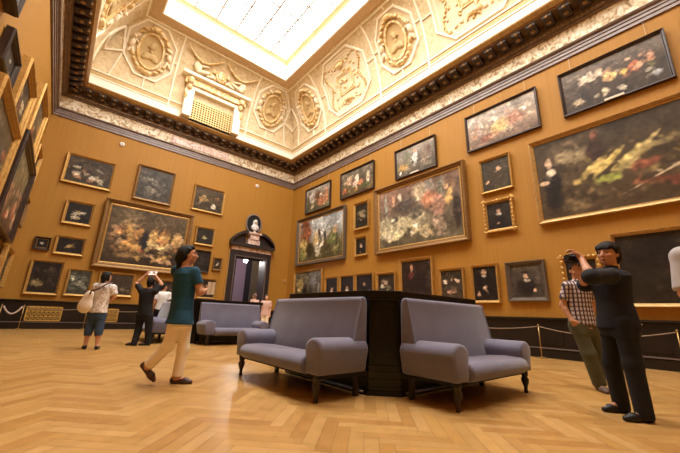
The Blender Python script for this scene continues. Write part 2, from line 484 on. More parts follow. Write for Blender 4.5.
def rib(mb, side, pts, w=.075, h=.05, closed=False):
    """moulding laid on the cove along (u, s) points"""
    P = []
    q = pts+[pts[0]] if closed else pts
    for (a, b), (c, d) in zip(q[:-1], q[1:]):
        n = max(1, int(math.hypot(c-a, d-b)/.22))
        for k in range(n): P.append((a+(c-a)*k/n, b+(d-b)*k/n))
    if not closed: P.append(q[-1])
    n = len(P); vs = []; fs = []
    for i in range(n):
        i0, i1 = ((i-1) % n, (i+1) % n) if closed else (max(i-1, 0), min(i+1, n-1))
        t = cp(side, *P[i1])-cp(side, *P[i0]); t.normalize()
        p, U, S, Nn = cframe(side, *P[i]); x = t.cross(Nn).normalized()
        if closed or 0 < i < n-1:
            a = (cp(side, *P[i])-cp(side, *P[i0])).normalized(); k = max(.5, a.dot(t)); ww = w/k
        else: ww = w
        vs += [p-x*ww/2-Nn*.01, p-x*ww*.36+Nn*h, p+x*ww*.36+Nn*h, p+x*ww/2-Nn*.01]
    m = n if closed else n-1
    for i in range(m):
        j = (i+1) % n
        for k in range(3): fs.append((4*i+k, 4*i+k+1, 4*j+k+1, 4*j+k))
    mb.add(vs, fs)
def lump(mb, side, u, s, ru, rs, h, a=0, lift=0, n=8, m=6):
    p, U, S, Nn = cframe(side, u, s); c, q = math.cos(a), math.sin(a)
    mb.blob(p+Nn*lift, [(U*c+S*q)*ru, (S*c-U*q)*rs, Nn*h], n, m)
def sheet(mb, side, pts, h=.012):
    """thin raised field bounded by a convex (u, s) outline"""
    cu = sum(p[0] for p in pts)/len(pts); cs = sum(p[1] for p in pts)/len(pts)
    vs = [cp(side, cu, cs, h)]; fs = []; R = 5; n = len(pts)*4; out = []
    for i in range(len(pts)):
        a, b = pts[i], pts[(i+1) % len(pts)]
        for k in range(4): out.append((a[0]+(b[0]-a[0])*k/4, a[1]+(b[1]-a[1])*k/4))
    for r in range(1, R+1):
        for a, b in out: vs.append(cp(side, cu+(a-cu)*r/R, cs+(b-cs)*r/R, h))
    for k in range(n):
        fs.append((0, 1+k, 1+(k+1) % n))
        for r in range(R-1): fs.append((1+r*n+k, 1+(r+1)*n+k, 1+(r+1)*n+(k+1) % n, 1+r*n+(k+1) % n))
    mb.add(vs, fs)
rg = random.Random(11)

def medallion(side, u, s, k=1.0):
    oc = [(.95, .55), (.42, 1.22), (-.42, 1.22), (-.95, .55), (-.95, -.55), (-.42, -1.22), (.42, -1.22), (.95, -.55)]
    oc = [(u+a*k, s+b*k) for a, b in oc]
    mb = MB(); sheet(mb, side, oc, .02)
    root = mb.build('stucco_medallion', M['stucco'], ceil)
    mb = MB(); rib(mb, side, oc, .09, .07, True); mb.build('octagonal_moulding', M['rib'], root)
    el = [(u+.5*k*math.cos(2*PI*i/28), s+.78*k*math.sin(2*PI*i/28)) for i in range(28)]
    mb = MB(); sheet(mb, side, el[::2], .05); mb.build('oval_ground', M['medal'], root)
    mb = MB(); rib(mb, side, el, .11, .13, True); mb.build('oval_moulding', M['relief'], root)
    mb = MB()                                              # gilt cartouche scrolls round the oval
    for i in range(22):
        a = 2*PI*i/22+.1
        if abs(math.cos(a)) > .93: continue
        lump(mb, side, u+.70*k*math.cos(a), s+.98*k*math.sin(a), .15*k*rg.uniform(.8, 1.25), .085*k, .12*rg.uniform(.8, 1.4), a+PI/2+rg.uniform(-.5, .5), .04)
    lump(mb, side, u, s+1.02*k, .2*k, .13*k, .2, 0, .05); lump(mb, side, u, s-1.0*k, .22*k, .12*k, .18, 0, .05)
    mb.build('cartouche', M['relief'], root, smooth=True)
    for sg in (-1, 1):                                     # small winged figures at the sides
        mb = MB(); x = u+sg*.74*k
        lump(mb, side, x, s+.05*k, .12*k, .24*k, .14, sg*.25, .06); lump(mb, side, x-sg*.03, s+.36*k, .085*k, .095*k, .12, 0, .14)
        lump(mb, side, x+sg*.05, s-.28*k, .075*k, .2*k, .1, sg*.5, .05); lump(mb, side, x-sg*.06, s-.26*k, .07*k, .19*k, .1, -sg*.35, .07)
        lump(mb, side, x-sg*.12, s+.2*k, .16*k, .05*k, .07, sg*.6, .1)
        mb.build('putto', M['putto'], root, smooth=True)
    mb = MB()                                              # portrait bust in relief
    lump(mb, side, u+.02*k, s+.2*k, .13*k, .17*k, .10, 0, .05); lump(mb, side, u+.05*k, s+.3*k, .13*k, .10*k, .09, .3, .05)
    lump(mb, side, u-.12*k, s+.17*k, .04*k, .05*k, .07, 0, .06); lump(mb, side, u+.02*k, s+.0*k, .09*k, .14*k, .08, 0, .045)
    lump(mb, side, u+.02*k, s-.22*k, .33*k, .17*k, .08, 0, .04); lump(mb, side, u-.14*k, s-.3*k, .22*k, .13*k, .08, .5, .045); lump(mb, side, u+.18*k, s-.3*k, .2*k, .14*k, .08, -.5, .045)
    mb.build('relief_bust', M['medal'], root, smooth=True)

def oct_panel(side, u, hu, square=True):
    a, b = T(.19), T(.9); c = .42*(b-a)/2
    pts = [(u+hu*x, (a+b)/2+(b-a)/2*y) for x, y in ((1, .5), (.55, 1), (-.55, 1), (-1, .5), (-1, -.5), (-.55, -1), (.55, -1), (1, -.5))]
    mb = MB(); sheet(mb, side, pts, .02); root = mb.build('stucco_panel', M['stucco'], ceil)
    mb = MB(); rib(mb, side, pts, .09, .07, True)
    inn = [(u+(x-u)*.88, (a+b)/2+(y-(a+b)/2)*.9) for x, y in pts]; rib(mb, side, inn, .035, .03, True)
    mb.build('octagonal_moulding', M['rib'], root)
    m = (a+b)/2
    sq = [(u+.5, m-.48), (u+.5, m+.48), (u-.5, m+.48), (u-.5, m-.48)]
    mb = MB(); rib(mb, side, sq, .08, .06, True); sq2 = [(u+(x-u)*.8, m+(y-m)*.8) for x, y in sq]; rib(mb, side, sq2, .05, .05, True)
    mb.build('square_moulding', M['relief'], root)
    mb = MB()
    for i in range(6): lump(mb, side, u+rg.uniform(-.3, .3), m+rg.uniform(-.28, .28), .13, .08, .07, rg.uniform(0, 3), .03)
    for sg in (-1, 1):
        for j in range(16):                                # trailing leaf scrolls either side of the square
            f = j/15; x = u+sg*(hu*.72+.12*math.sin(f*9)); y = m+(f-.5)*(b-a)*.72
            lump(mb, side, x, y, .09, .05, .07, rg.uniform(0, 3), .02, 6, 4)
        for j in range(10):
            f = j/9; x = u+(f-.5)*1.3*hu; y = m+sg*((b-a)*.36+.06*math.cos(f*12))
            lump(mb, side, x, y, .09, .05, .08, rg.uniform(0, 3), .02, 6, 4)
        lump(mb, side, u, m+sg*.86, .26, .14, .14, 0, .03)
    for i in range(46):
        x = rg.uniform(-.85, .85); y = rg.uniform(-.85, .85)
        if max(abs(x)*hu/.62, abs(y)*1.5/.62) < 1 or abs(x)+abs(y) > 1.25: continue
        lump(mb, side, u+x*hu*.85, m+y*(b-a)*.43, .1, .05, .06, rg.uniform(0, 3), .02, 6, 4)
    mb.build('leaf_relief', M['relief'], root, smooth=True)

def ribs_for(side, bounds):
    lo, hi = span(side); mb = MB()
    for t in (.098, .155, .965):
        d = cove(t)[0]; rib(mb, side, [(lo+d, T(t)), (hi-d, T(t))], .07, .05)
    for u in bounds: rib(mb, side, [(u, T(.07)), (u, T(.965))], .085, .06)
    d0, d1 = cove(.07)[0], cove(.965)[0]
    mb.build('rib', M['rib'], ceil)
ribs_for('back', [2.22, 6.1]); ribs_for('right', [12.45, 8.45, 5.95, 2.0, -.5]); ribs_for('left', [11.2, 8.45, 5.95])
# the short mouldings that tie each medallion to the borders
mb = MB()
for side, us in (('back', (1.08, 7.27)), ('right', (13.5, 7.2))):
    for u in us:
        rib(mb, side, [(u, T(.565)+1.2), (u, T(.965))], .06, .05); rib(mb, side, [(u, T(.155)), (u, T(.565)-1.2)], .06, .05)
        rib(mb, side, [(u-1.2, T(.565)), (u-.95, T(.565))], .06, .05); rib(mb, side, [(u+.95, T(.565)), (u+1.2, T(.565))], .06, .05)
for u in (10.45, 3.95):
    rib(mb, 'right', [(u-2.0, T(.54)), (u-1.5, T(.54))], .06, .05); rib(mb, 'right', [(u+1.5, T(.54)), (u+2.0, T(.54))], .06, .05)
mb.build('tie_moulding', M['rib'], ceil)
for u in (1.08, 7.27): medallion('back', u, T(.565))
for u in (13.5, 7.2): medallion('right', u, T(.53))
medallion('left', 12.75, T(.47), 1.3)
oct_panel('right', 10.45, 1.5); oct_panel('right', 3.95, 1.5)
# kite panels folded into the two far corners
for sa, sb, ca in (('back', 'right', 1), ('back', 'left', -1)):
    for side in (sa, sb):
        lo, hi = span(side)
        sg = (1 if ca == 1 else -1) if side == 'back' else 1
        def cu(t, off):
            d = cove(t)[0]
            return (hi-d-off) if sg == 1 else (lo+d+off)
        pts = [(cu(.71, .02), T(.71)), (cu(.45, .62), T(.45)), (cu(.38, .02), T(.38))]
        mb = MB(); sheet(mb, side, pts, .03); root = mb.build('corner_panel', M['stucco_t'], ceil)
        mb = MB(); rib(mb, side, pts, .09, .08); rib(mb, side, [(cu(.45, .62), T(.45)), (cu(.155, .62), T(.155))], .06, .05); mb.build('moulding', M['rib'], root)
# attic window with its aedicule in the middle of the back cove
root = None
mb = MB()
Uc = 4.22
wbox(mb, 'back', Uc-1.42, Uc-1.02, .6, 1.14, 9.85, 11.45); wbox(mb, 'back', Uc+1.02, Uc+1.42, .6, 1.14, 9.85, 11.45)
wbox(mb, 'back', Uc-1.42, Uc+1.42, .8, 1.16, 11.3, 11.5)
root = mb.build('attic_window_surround', M['rib'], ceil, bevel=.03)
mb = MB(); wbox(mb, 'back', Uc-1.03, Uc+1.03, .6, .86, 9.85, 11.3); tag(mb.build('recess_shade', M['dark'], root), 'dark block standing in for the shade behind the lattice')  # solid dark block, recess shadow put into its colour
mb = MB(); sw = .13
for k in range(17): wbox(mb, 'back', Uc-1.0+k*.125-.02, Uc-1.0+k*.125+.02, .92, .95, 9.85, 10.9)
for k in range(9): wbox(mb, 'back', Uc-1.02, Uc+1.02, .92, .955, 9.9+k*.125-.02, 9.9+k*.125+.02)
tag(mb.build('lattice', M['goldp'], root), 'gilt lattice filling the attic window')
mb = MB(); wbox(mb, 'back', Uc-1.55, Uc+1.55, .9, 1.28, 11.5, 11.86); mb.build('entablature', M['relief'], root, bevel=.04)
mb = MB(); wbox(mb, 'back', Uc-1.72, Uc+1.72, .9, 1.5, 11.86, 12.02); mb.build('shelf', M['rib'], root, bevel=.04)
for sg in (-1, 1):
    mb = MB(); x = Uc+sg*1.3
    mb.blob((x, YB-1.3, 11.66), [(.17, 0, 0), (0, .16, 0), (0, 0, .2)]); mb.blob((x, YB-1.2, 11.4), [(.13, 0, 0), (0, .12, 0), (0, 0, .2)])
    mb.blob((x+sg*.1, YB-1.12, 11.0), [(.1, 0, 0), (0, .1, 0), (0, 0, .3)]); mb.build('bracket', M['relief'], root, smooth=True)
    mb = MB(); y = YB-1.52                                  # reclining figure with wings
    mb.blob((x-sg*.15, y, 12.36), [(.2, 0, 0), (0, .14, 0), (sg*.05, 0, .3)]); mb.blob((x-sg*.12, y-.03, 12.74), [(.1, 0, 0), (0, .1, 0), (0, 0, .12)])
    mb.blob((x-sg*.42, y, 12.2), [(.36, 0, .12*-sg), (0, .11, 0), (0, 0, .1)]); mb.blob((x-sg*.42, y-.06, 12.5), [(.3, 0, .1), (0, .06, 0), (0, 0, .06)])
    mb.blob((x+sg*.18, y+.08, 12.6), [(.22, 0, .2*sg), (0, .05, 0), (0, 0, .12)]); mb.blob((x-sg*.78, y, 12.12), [(.22, 0, -.06*sg), (0, .09, 0), (0, 0, .07)])
    mb.build('winged_figure', M['putto'], root, smooth=True)
mb = MB(); y = YB-1.5
mb.blob((Uc, y, 12.42), [(.3, 0, 0), (0, .1, 0), (0, 0, .38)]); mb.blob((Uc, y-.07, 12.42), [(.2, 0, 0), (0, .08, 0), (0, 0, .26)])
mb.blob((Uc, y, 12.86), [(.2, 0, 0), (0, .1, 0), (0, 0, .12)])
for sg in (-1, 1):
    mb.blob((Uc+sg*.42, y, 12.2), [(.22, 0, .1*sg), (0, .1, 0), (0, 0, .12)]); mb.blob((Uc+sg*.36, y, 12.62), [(.12, 0, 0), (0, .08, 0), (0, 0, .2)])
mb.build('shield', M['relief'], root, smooth=True)
mb = MB()
for sg in (-1, 1):
    mb.tube([cp('back', Uc+sg*(.1+1.7*k/12), T(.93)-.5*math.sin(PI*k/12)-.12, .08) for k in range(13)], [.03+.03*math.sin(PI*k/12) for k in range(13)], 6)
mb.build('garland', M['relief'], root, smooth=True)

# skylight: white shaft, peach mouldings, glazing bars and opal glass
SD, SZ0, SZ1 = 2.66, 13.2, 14.35
mb = MB()
for side in SIDES: sweep(mb, side, [(SD, SZ0), (SD+.06, SZ0+.02), (SD+.06, SZ1)])
win = mb.build('window_1', M['well']); tag(win, 'great ceiling skylight in a white shaft', 'skylight', kind='structure')
mb = MB()
for side in SIDES: sweep(mb, side, [(SD+.06, SZ1-.2), (SD+.12, SZ1-.16), (SD+.12, SZ1-.1), (SD+.26, SZ1-.06), (SD+.26, SZ1), (SD+.06, SZ1)])
mb.build('window_frame', M['peach'], win)
X0, X1, Y0, Y1 = XL+SD+.2, XR-SD-.2, YF+SD+.2, YB-SD-.2
mb = MB(); nx, ny = 6, 18
for i in range(1, nx): x = X0+(X1-X0)*i/nx; mb.box(x-.04, x+.04, Y0, Y1, SZ1-.07, SZ1)
for j in range(1, ny): y = Y0+(Y1-Y0)*j/ny; mb.box(X0, X1, y-.035, y+.035, SZ1-.06, SZ1)
mb.build('glazing_bars', M['bar'], win)
mb = MB(); mb.add([(X0, Y0, SZ1+.005), (X0, Y1, SZ1+.005), (X1, Y1, SZ1+.005), (X1, Y0, SZ1+.005)], [(0, 1, 2, 3)])
tag(mb.build('glass', SKY, win), 'glowing opal glass')

# doorway with dark marble surround, pediment and the room beyond
dr = MB()
cx = (DX0+DX1)/2
dr.box(6.38, 6.70, YB-.16, YB+.6, 0, 3.7); dr.box(8.40, 8.72, YB-.16, YB+.6, 0, 3.7); dr.box(6.38, 8.72, YB-.16, YB+.6, 3.66, 3.98)
door = dr.build('door_1', M['doorw'], bevel=.02); tag(door, 'doorway in a dark marble surround with curved pediment', 'doorway', kind='structure')
mb = MB(); mb.box(6.34, 6.38, YB-.1, YB, 0, 4.0); mb.box(8.72, 8.76, YB-.1, YB, 0, 4.0); tag(mb.build('gilt_edge', M['goldp'], door), 'gilt edging')
mb = MB()
for x in (6.66, 8.44): mb.box(x-.02, x+.02, YB-.19, YB-.15, 0, 3.7)
mb.box(6.64, 8.46, YB-.19, YB-.15, 3.68, 3.72); mb.build('inner_moulding', M['mould'], door)
mb = MB(); mb.box(6.42, 8.68, YB-.2, YB, 3.98, 4.2); tag(mb.build('frieze', M['rose'], door, bevel=.01), 'rose marble frieze')
mb = MB(); mb.box(6.3, 8.8, YB-.38, YB, 4.2, 4.36)
for sg in (-1, 1):                                      # two curved halves of the broken pediment
    out = []; inn = []
    for k in range(9):
        x = 1.25-.85*k/8; z = 4.36+.58*math.sin(PI/2*(k/8)**.8)
        out.append((cx+sg*x, z+.13)); inn.append((cx+sg*x, z-.02))
    mb.prism(out+inn[::-1], YB-.36, YB, 'y')
    mb.prism([(cx+sg*x, z) for x, z in ((1.22, 4.37), (.42, 4.37), (.42, 4.86), (.8, 4.72))], YB-.12, YB, 'y')
mb.build('pediment', M['doorw'], door)
mb = MB(); mb.box(cx-.34, cx+.34, YB-.3, YB, 4.36, 4.62); mb.box(cx-.26, cx+.26, YB-.34, YB, 4.62, 4.92); mb.box(cx-.36, cx+.36, YB-.42, YB, 4.92, 5.02)
tag(mb.build('pedestal', M['rose'], door, bevel=.02), 'rose marble pedestal in the pediment')
mb = MB(); nc = (cx-.02, 5.56)
ov = [(nc[0]+.44*math.cos(2*PI*k/32), nc[1]+.54*math.sin(2*PI*k/32)) for k in range(32)]
mb.prism(ov, YB-.05, YB-.01, 'y'); mb.build('niche', M['dark'], door)
mb = MB(); mb.tube([(x, YB-.06, z) for x, z in ov+ov[:2]], .045, 8); tag(mb.build('niche_moulding', M['archi'], door, smooth=True), 'grey oval moulding')
# adjoining room
mb = MB(); mb.box(4.2, 10.4, 22, 22.2, 0, 5); mb.box(4.0, 4.2, YB+.6, 22, 0, 5); mb.box(10.4, 10.6, YB+.6, 22, 0, 5); mb.box(4, 10.6, YB+.6, 22.2, 5, 5.2)
w2 = mb.build('wall_beyond', M['lilac']); tag(w2, 'lilac walls of the room beyond the doorway', 'wall', kind='structure')
mb = MB(); mb.box(4, 10.6, YB+.6, 22.2, -.1, 0); tag(mb.build('floor_beyond', M['shoe_b']), 'brown floor of the room beyond the doorway', 'floor', kind='structure')
# ------------------------------------------------------------------ things in the room beyond
mb = MB(); mb.box(8.95, 9.28, 19.9, 20.0, 0, 4.4); mb.box(9.95, 10.38, 19.9, 20.0, 0, 4.4); mb.box(7.0, 8.22, 19.9, 20.0, 0, 4.4)
tag(mb.build('wall_panel', M['curtain']), 'dark panelling in the room beyond the doorway', 'wall', kind='structure')
mb = MB(); mb.box(9.3, 9.92, 19.86, 19.89, 1.0, 4.3)
tag(mb.build('tapestry', M['moss']), 'narrow olive tapestry hanging in the room beyond the doorway', 'tapestry')
root = empty('pendant_lamp', (7.98, 18.0, 5.0)); tag(root, 'bright round lamp hanging in the room beyond the doorway', 'lamp')
mb = MB(); mb.tube([(0, 0, 0), (0, 0, -1.12)], .015); mb.lathe([(.05, -.06), (.06, -.03), (.03, 0)], n=10); mb.build('rod', M['brass'], root)
mb = MB(); mb.blob((0, 0, -1.25), [(.11, 0, 0), (0, .11, 0), (0, 0, .1)], 14, 10); tag(mb.build('globe', LAMP, root, smooth=True), 'glowing glass globe')
fill_lamp = copy_tree(root); fill_lamp.location = (6.5, 19.3, 5.0); tag(fill_lamp, 'added unseen lamp brightening the lilac room, hidden behind the left door jamb', 'lamp')  # extra lamp added out of view to brighten the lilac walls
# marble bust in the niche
root = empty('marble_bust', (cx-.02, YB-.24, 5.02)); root.scale = (.86, .86, .86); tag(root, 'white marble bust in the dark oval niche over the doorway', 'bust', None)
mb = MB(); mb.lathe([(.13, 0), (.14, .03), (.07, .07), (.06, .14), (.09, .17)], n=14); mb.build('socle', M['marble'], root, smooth=True)
mb = MB()
mb.blob((0, 0, .36), [(.27, 0, 0), (0, .13, 0), (0, 0, .2)], 14, 10); mb.blob((0, -.02, .26), [(.17, 0, 0), (0, .13, 0), (0, 0, .14)], 12, 8)
mb.blob((0, -.01, .56), [(.075, 0, 0), (0, .075, 0), (0, 0, .14)], 12, 8)
mb.blob((0, -.03, .74), [(.105, 0, 0), (0, .125, 0), (0, 0, .15)], 14, 10)
mb.blob((0, -.15, .72), [(.022, 0, 0), (0, .03, .02), (0, 0, .04)], 8, 6)
for sg in (-1, 1):
    mb.blob((sg*.1, .02, .68), [(.06, 0, 0), (0, .08, 0), (0, 0, .16)], 10, 8); mb.blob((sg*.12, .02, .54), [(.05, 0, 0), (0, .06, 0), (0, 0, .12)], 10, 8)
mb.build('head_and_shoulders', M['marble'], root, smooth=True)
# small wall fittings
for nm, p, lab in (('smoke_detector', (.9, YB, 7.9), 'small white round sensor high on the back wall near the left corner'), ('smoke_detector', (7.49, YB, 7.83), 'small white round sensor on the back wall high above the doorway')):
    r = empty(nm, p); r.rotation_euler = (PI/2, 0, 0); tag(r, lab, 'sensor')
    mb = MB(); mb.lathe([(.1, 0), (.1, .03), (.07, .06)], n=16); mb.build('housing', M['white'], r)
    mb = MB(); mb.lathe([(.03, .06), (.025, .08)], n=10); mb.build('lens', M['steel'], r)
r = empty('thermostat', (9.78, YB+.003, 2.67)); tag(r, 'small pale control box on the back wall right of the doorway', 'control box')
mb = MB(); mb.box(-.05, .05, -.05, 0, -.09, .09); mb.build('cover', M['goldp'], r, bevel=.012)
mb = MB(); mb.blob((0, -.05, .03), [(.022, 0, 0), (0, .015, 0), (0, 0, .022)]); mb.build('dial', M['white'], r)

# ------------------------------------------------------------------ seating
def rx(c, k): return c
def extr(mb, prof, a, b, axis='x'): mb.prism(prof, a, b, axis)
# local: back plane y=0, front towards -y, SW = overall width
def make_sofa(label, loc, rz, SW):
    r = empty('sofa', loc, rz); tag(r, label, 'sofa', 'blue grey sofas round the black pedestals')
    hw = SW/2
    # seat: flat underside, full rolled front
    pr = [(-.14, .25), (-.14, .40), (-.30, .415), (-.50, .43), (-.64, .425)]
    for k in range(9):
        a = PI*.42-k*(PI*1.02)/8
        pr.append((-.675-.10*math.cos(a), .335+.092*math.sin(a)))
    pr += [(-.60, .25)]
    mb = MB(); mb.prism(pr, -hw+.25, hw-.25, 'x')
    st = mb.build('seat', M['sofa'], r, smooth=True, bevel=.028, seg=3, angle=50)
    # leaning back
    fr = [(-.27, .36), (-.235, .55), (-.18, .80), (-.13, 1.0)]
    top = [(-.115+.0*k-.0, 1.0) for k in range(0)]
    arc = [(-.085-.045*math.cos(PI*k/6), 1.02+.05*math.sin(PI*k/6)) for k in range(7)]
    pr = fr+arc+[(-.03, 1.0), (-.03, .36)]
    mb = MB(); mb.prism(pr, -hw+.03, hw-.03, 'x')
    bk = mb.build('backrest', M['sofa'], r, smooth=True, bevel=.03, seg=3, angle=50)
    for sg in (-1, 1):
        mb = MB(); mb.tube([(sg*(hw-.042), y-.003, z) for y, z in fr+arc[:3]], .009, 6); mb.build('piping', M['piping'], bk, smooth=True)
    # scrolled arms
    for sg in (-1, 1):
        roll = [(.125-.15*math.cos(PI*1.1*k/10-.1), .50+.115*math.sin(PI*1.1*k/10-.1)) for k in range(11)]
        rl = [(.015, .255), (.0, .36)]+roll+[(.255, .40), (.255, .255)]
        pts = [(sg*(hw-.012-x), z) for x, z in rl]                # x measured inwards from the outer side
        mb = MB(); mb.prism(pts, -.715, -.04, 'y')
        a = mb.build('armrest', M['sofa'], r, smooth=True, bevel=.035, seg=3, angle=60)
        mb = MB(); mb.tube([(sg*(hw-.012-x), -.704, z) for x, z in [(.035, .26), (.025, .36)]+[(.125-.128*math.cos(PI*1.1*k/10-.1), .50+.093*math.sin(PI*1.1*k/10-.1)) for k in range(11)]+[(.235, .40), (.235, .26)]], .007, 6)
        mb.build('piping', M['piping'], a, smooth=True)
    mb = MB(); mb.box(-hw+.05, hw-.05, -.67, -.04, .225, .262); tag(mb.build('shade_underside', M['blackc'], r), 'black underside added to deepen the shade below')  # widened black slab, added to darken the floor under the sofa
    for sg in (-1, 1):
        mb = MB(); mb.lathe([(.022, 0), (.026, .02), (.02, .035), (.022, .07), (.043, .13), (.046, .16), (.03, .19), (.04, .205), (.04, .25)], (sg*(hw-.12), -.655, 0), 14)
        tag(mb.build('leg', M['legw'], r, smooth=True), 'turned dark front leg')
        mb = MB(); mb.prism([(sg*(hw-.14)-.025, -.12), (sg*(hw-.14)+.025, -.12), (sg*(hw-.14)+.025, -.07), (sg*(hw-.14)-.025, -.07)], 0, .22, 'z')
        tag(mb.build('leg', M['legw'], r), 'square dark back leg')
    return r

def pedestal(label, c, A, B, hy):
    """octagonal black core; A,B = half sizes in x,y; hy = half length of the long faces"""
    r = empty('seating_pedestal', (c[0], c[1], 0)); tag(r, label, 'pedestal', 'black seating pedestals')
    def octo(e): return [(-A-e, -hy), (-hy, -B-e), (hy, -B-e), (A+e, -hy), (A+e, hy), (hy, B+e), (-hy, B+e), (-A-e, hy)]
    def slab(mb, e, z0, z1):
        k = e*.41; p = [(-A-e, -hy-k), (-hy-k, -B-e), (hy+k, -B-e), (A+e, -hy-k), (A+e, hy+k), (hy+k, B+e), (-hy-k, B+e), (-A-e, hy+k)]
        mb.prism(p, z0, z1, 'z')
    mb = MB(); slab(mb, 0, .30, 1.06); mb.build('body', M['black'], r)
    mb = MB(); slab(mb, .03, 0, .05)
    for k in range(6): slab(mb, .0 if k % 2 else .012, .05+k*.04, .09+k*.04)
    slab(mb, .025, .29, .315); tag(mb.build('plinth', M['black'], r), 'slatted black plinth')
    mb = MB(); slab(mb, .02, 1.05, 1.075); slab(mb, .045, 1.075, 1.155); tag(mb.build('top_ledge', M['black'], r, bevel=.008), 'projecting black top ledge')
    for sx in (-1, 1):
        for sy in (-1, 1):                               # framed panels on the four narrow faces
            mb = MB()
            p0 = Vector((sx*A, sy*hy, 0)); p1 = Vector((sx*hy, sy*B, 0)); d = p1-p0; n = Vector((sx*abs(d.y), sy*abs(d.x), 0)).normalized()
            for f0, f1, z0, z1 in ((.1, .9, .36, .39), (.1, .9, .99, 1.02), (.1, .16, .36, 1.02), (.84, .9, .36, 1.02)):
                a, b = p0+d*f0, p0+d*f1
                q = [a-n*.005, b-n*.005, b+n*.015, a+n*.015]
                mb.add([(v.x, v.y, z0) for v in q]+[(v.x, v.y, z1) for v in q], [(0, 3, 2, 1), (4, 5, 6, 7), (0, 1, 5, 4), (1, 2, 6, 5), (2, 3, 7, 6), (3, 0, 4, 7)])
            mb.build('panel_moulding', M['black'], r)
    for q in ([(-A-.035, -hy+.05, .03), (-A-.035, hy-.05, .03)], [(-hy+.05, -B-.035, .03), (hy-.05, -B-.035, .03)]):
        mb = MB(); mb.tube(q, .014, 8); tag(mb.build('foot_rail', M['steel'], r, smooth=True), 'thin grey metal rail at the foot')
    return r
NC, NA, NB, NH = (3.99, 3.69), 1.12, 1.10, .86
pedestal('large black octagonal pedestal between the two nearest sofas', NC, NA, NB, NH)
make_sofa('blue grey sofa on the left face of the near pedestal', (NC[0]-NA-.05, NC[1]+.06, 0), -PI/2, 2.0)
make_sofa('blue grey sofa on the right front face of the near pedestal', (NC[0]-.07, NC[1]-NB-.05, 0), 0, 1.82)
FC = (3.88, 10.58)
pedestal('black octagonal pedestal far back behind the woman in teal', FC, NA, NB, NH)
make_sofa('small looking blue grey sofa far back in front of the doorway', (FC[0]+.0, FC[1]-NB-.05, 0), 0, 1.78)
make_sofa('blue grey sofa mostly hidden behind the woman in teal', (FC[0]-NA-.05, FC[1], 0), -PI/2, 2.06)

# ------------------------------------------------------------------ paintings
def noise2(ny, nx, cells, rs):
    """smooth value noise on an ny x nx grid"""
    cy = max(2, int(cells*ny/max(nx, ny))+2); cx_ = max(2, int(cells*nx/max(nx, ny))+2)
    g = rs.rand(cy+1, cx_+1)
    y = np.linspace(0, cy-1e-3, ny); x = np.linspace(0, cx_-1e-3, nx)
    iy = y.astype(int); ix = x.astype(int); fy = (y-iy)[:, None]; fx = (x-ix)[None, :]
    fy = fy*fy*(3-2*fy); fx = fx*fx*(3-2*fx)
    a = g[np.ix_(iy, ix)]; b = g[np.ix_(iy, ix+1)]; c = g[np.ix_(iy+1, ix)]; d = g[np.ix_(iy+1, ix+1)]
    return (a*(1-fx)+b*fx)*(1-fy)+(c*(1-fx)+d*fx)*fy
def paint(w, h, bg, blobs, scat, seed):
    rs = np.random.RandomState(seed)
    res = max(.012, max(w, h)/190)
    nx, ny = int(w/res)+2, int(h/res)+2
    U, V = np.meshgrid(np.linspace(0, 1, nx), np.linspace(0, 1, ny))
    vs = [b[0] for b in bg]; cols = np.array([lin(*b[1])[:3] for b in bg])
    img = np.stack([np.interp(V, vs, cols[:, i]) for i in range(3)], -1)
    n1 = noise2(ny, nx, 6, rs); n2 = noise2(ny, nx, 18, rs); n3 = noise2(ny, nx, 44, rs)
    img *= (.35+.9*n1+.5*n2)[..., None]
    asp = w/h; wob = (n2-.5)*.55+(n3-.5)*.35+(n1-.5)*.35
    us = np.linspace(0, 1, nx); vv = np.linspace(0, 1, ny)
    def put(u, v, ru, rv, a, c, al, raw=False, soft=2.6):
        R = max(ru, rv)*1.7
        i0, i1 = np.searchsorted(us, [u-R/asp, u+R/asp]); j0, j1 = np.searchsorted(vv, [v-R, v+R])
        if i1 <= i0 or j1 <= j0: return
        S = np.s_[j0:j1, i0:i1]
        dx = (U[S]-u)*asp; dy = V[S]-v; ca, sa = math.cos(a), math.sin(a)
        r = np.hypot((dx*ca+dy*sa)/ru, (-dx*sa+dy*ca)/rv)
        m = (np.clip((1-r+wob[S]*.8)*soft, 0, 1)*al)[..., None]
        col = (np.array(c) if raw else np.array(lin(*c)[:3]))*(.5+.6*n3[S]+.4*n2[S])[..., None]
        img[S] = img[S]*(1-m)+col*m
    for b in blobs: put(*b)
    for n, (u0, u1), (v0, v1), (s0, s1), el, pal, al in scat:
        for k in range(n):
            s = rs.uniform(s0, s1)
            put(rs.uniform(u0, u1), rs.uniform(v0, v1), s*rs.uniform(1, el), s*.8, rs.uniform(-.9, .9), pal[rs.randint(len(pal))], al*rs.uniform(.35, .9))
    for k in range(int(150+34*w*h)):                       # broken brushwork over everything
        u, v = rs.uniform(.02, .98, 2); s = rs.uniform(.018, .05)*min(1, 1.7/max(h, .5))
        c = img[min(ny-1, int(v*ny)), min(nx-1, int(u*nx))]*rs.choice([.4, .55, .75, 1.35, 1.7, 2.1])
        put(u+rs.uniform(-.03, .03)/asp, v+rs.uniform(-.03, .03), s*rs.uniform(1, 2.6), s, rs.uniform(-1.2, 1.2), c, rs.uniform(.35, .8), True, 1.0)
    n4 = noise2(ny, nx, 60, rs); img *= (.72+.28*n4+.28*n3)[..., None]
    g = img.mean(-1, keepdims=True)*np.array([1.2, .98, .7])
    img = img*.78+g*.22+np.array([.0035, .002, .001])                                  # old varnish
    return nx, ny, np.clip(img, 0, 1)
FR = {'gold': 'gold', 'pale': 'goldp', 'old': 'gold_d', 'black': 'ebony', 'grey': 'greyf'}
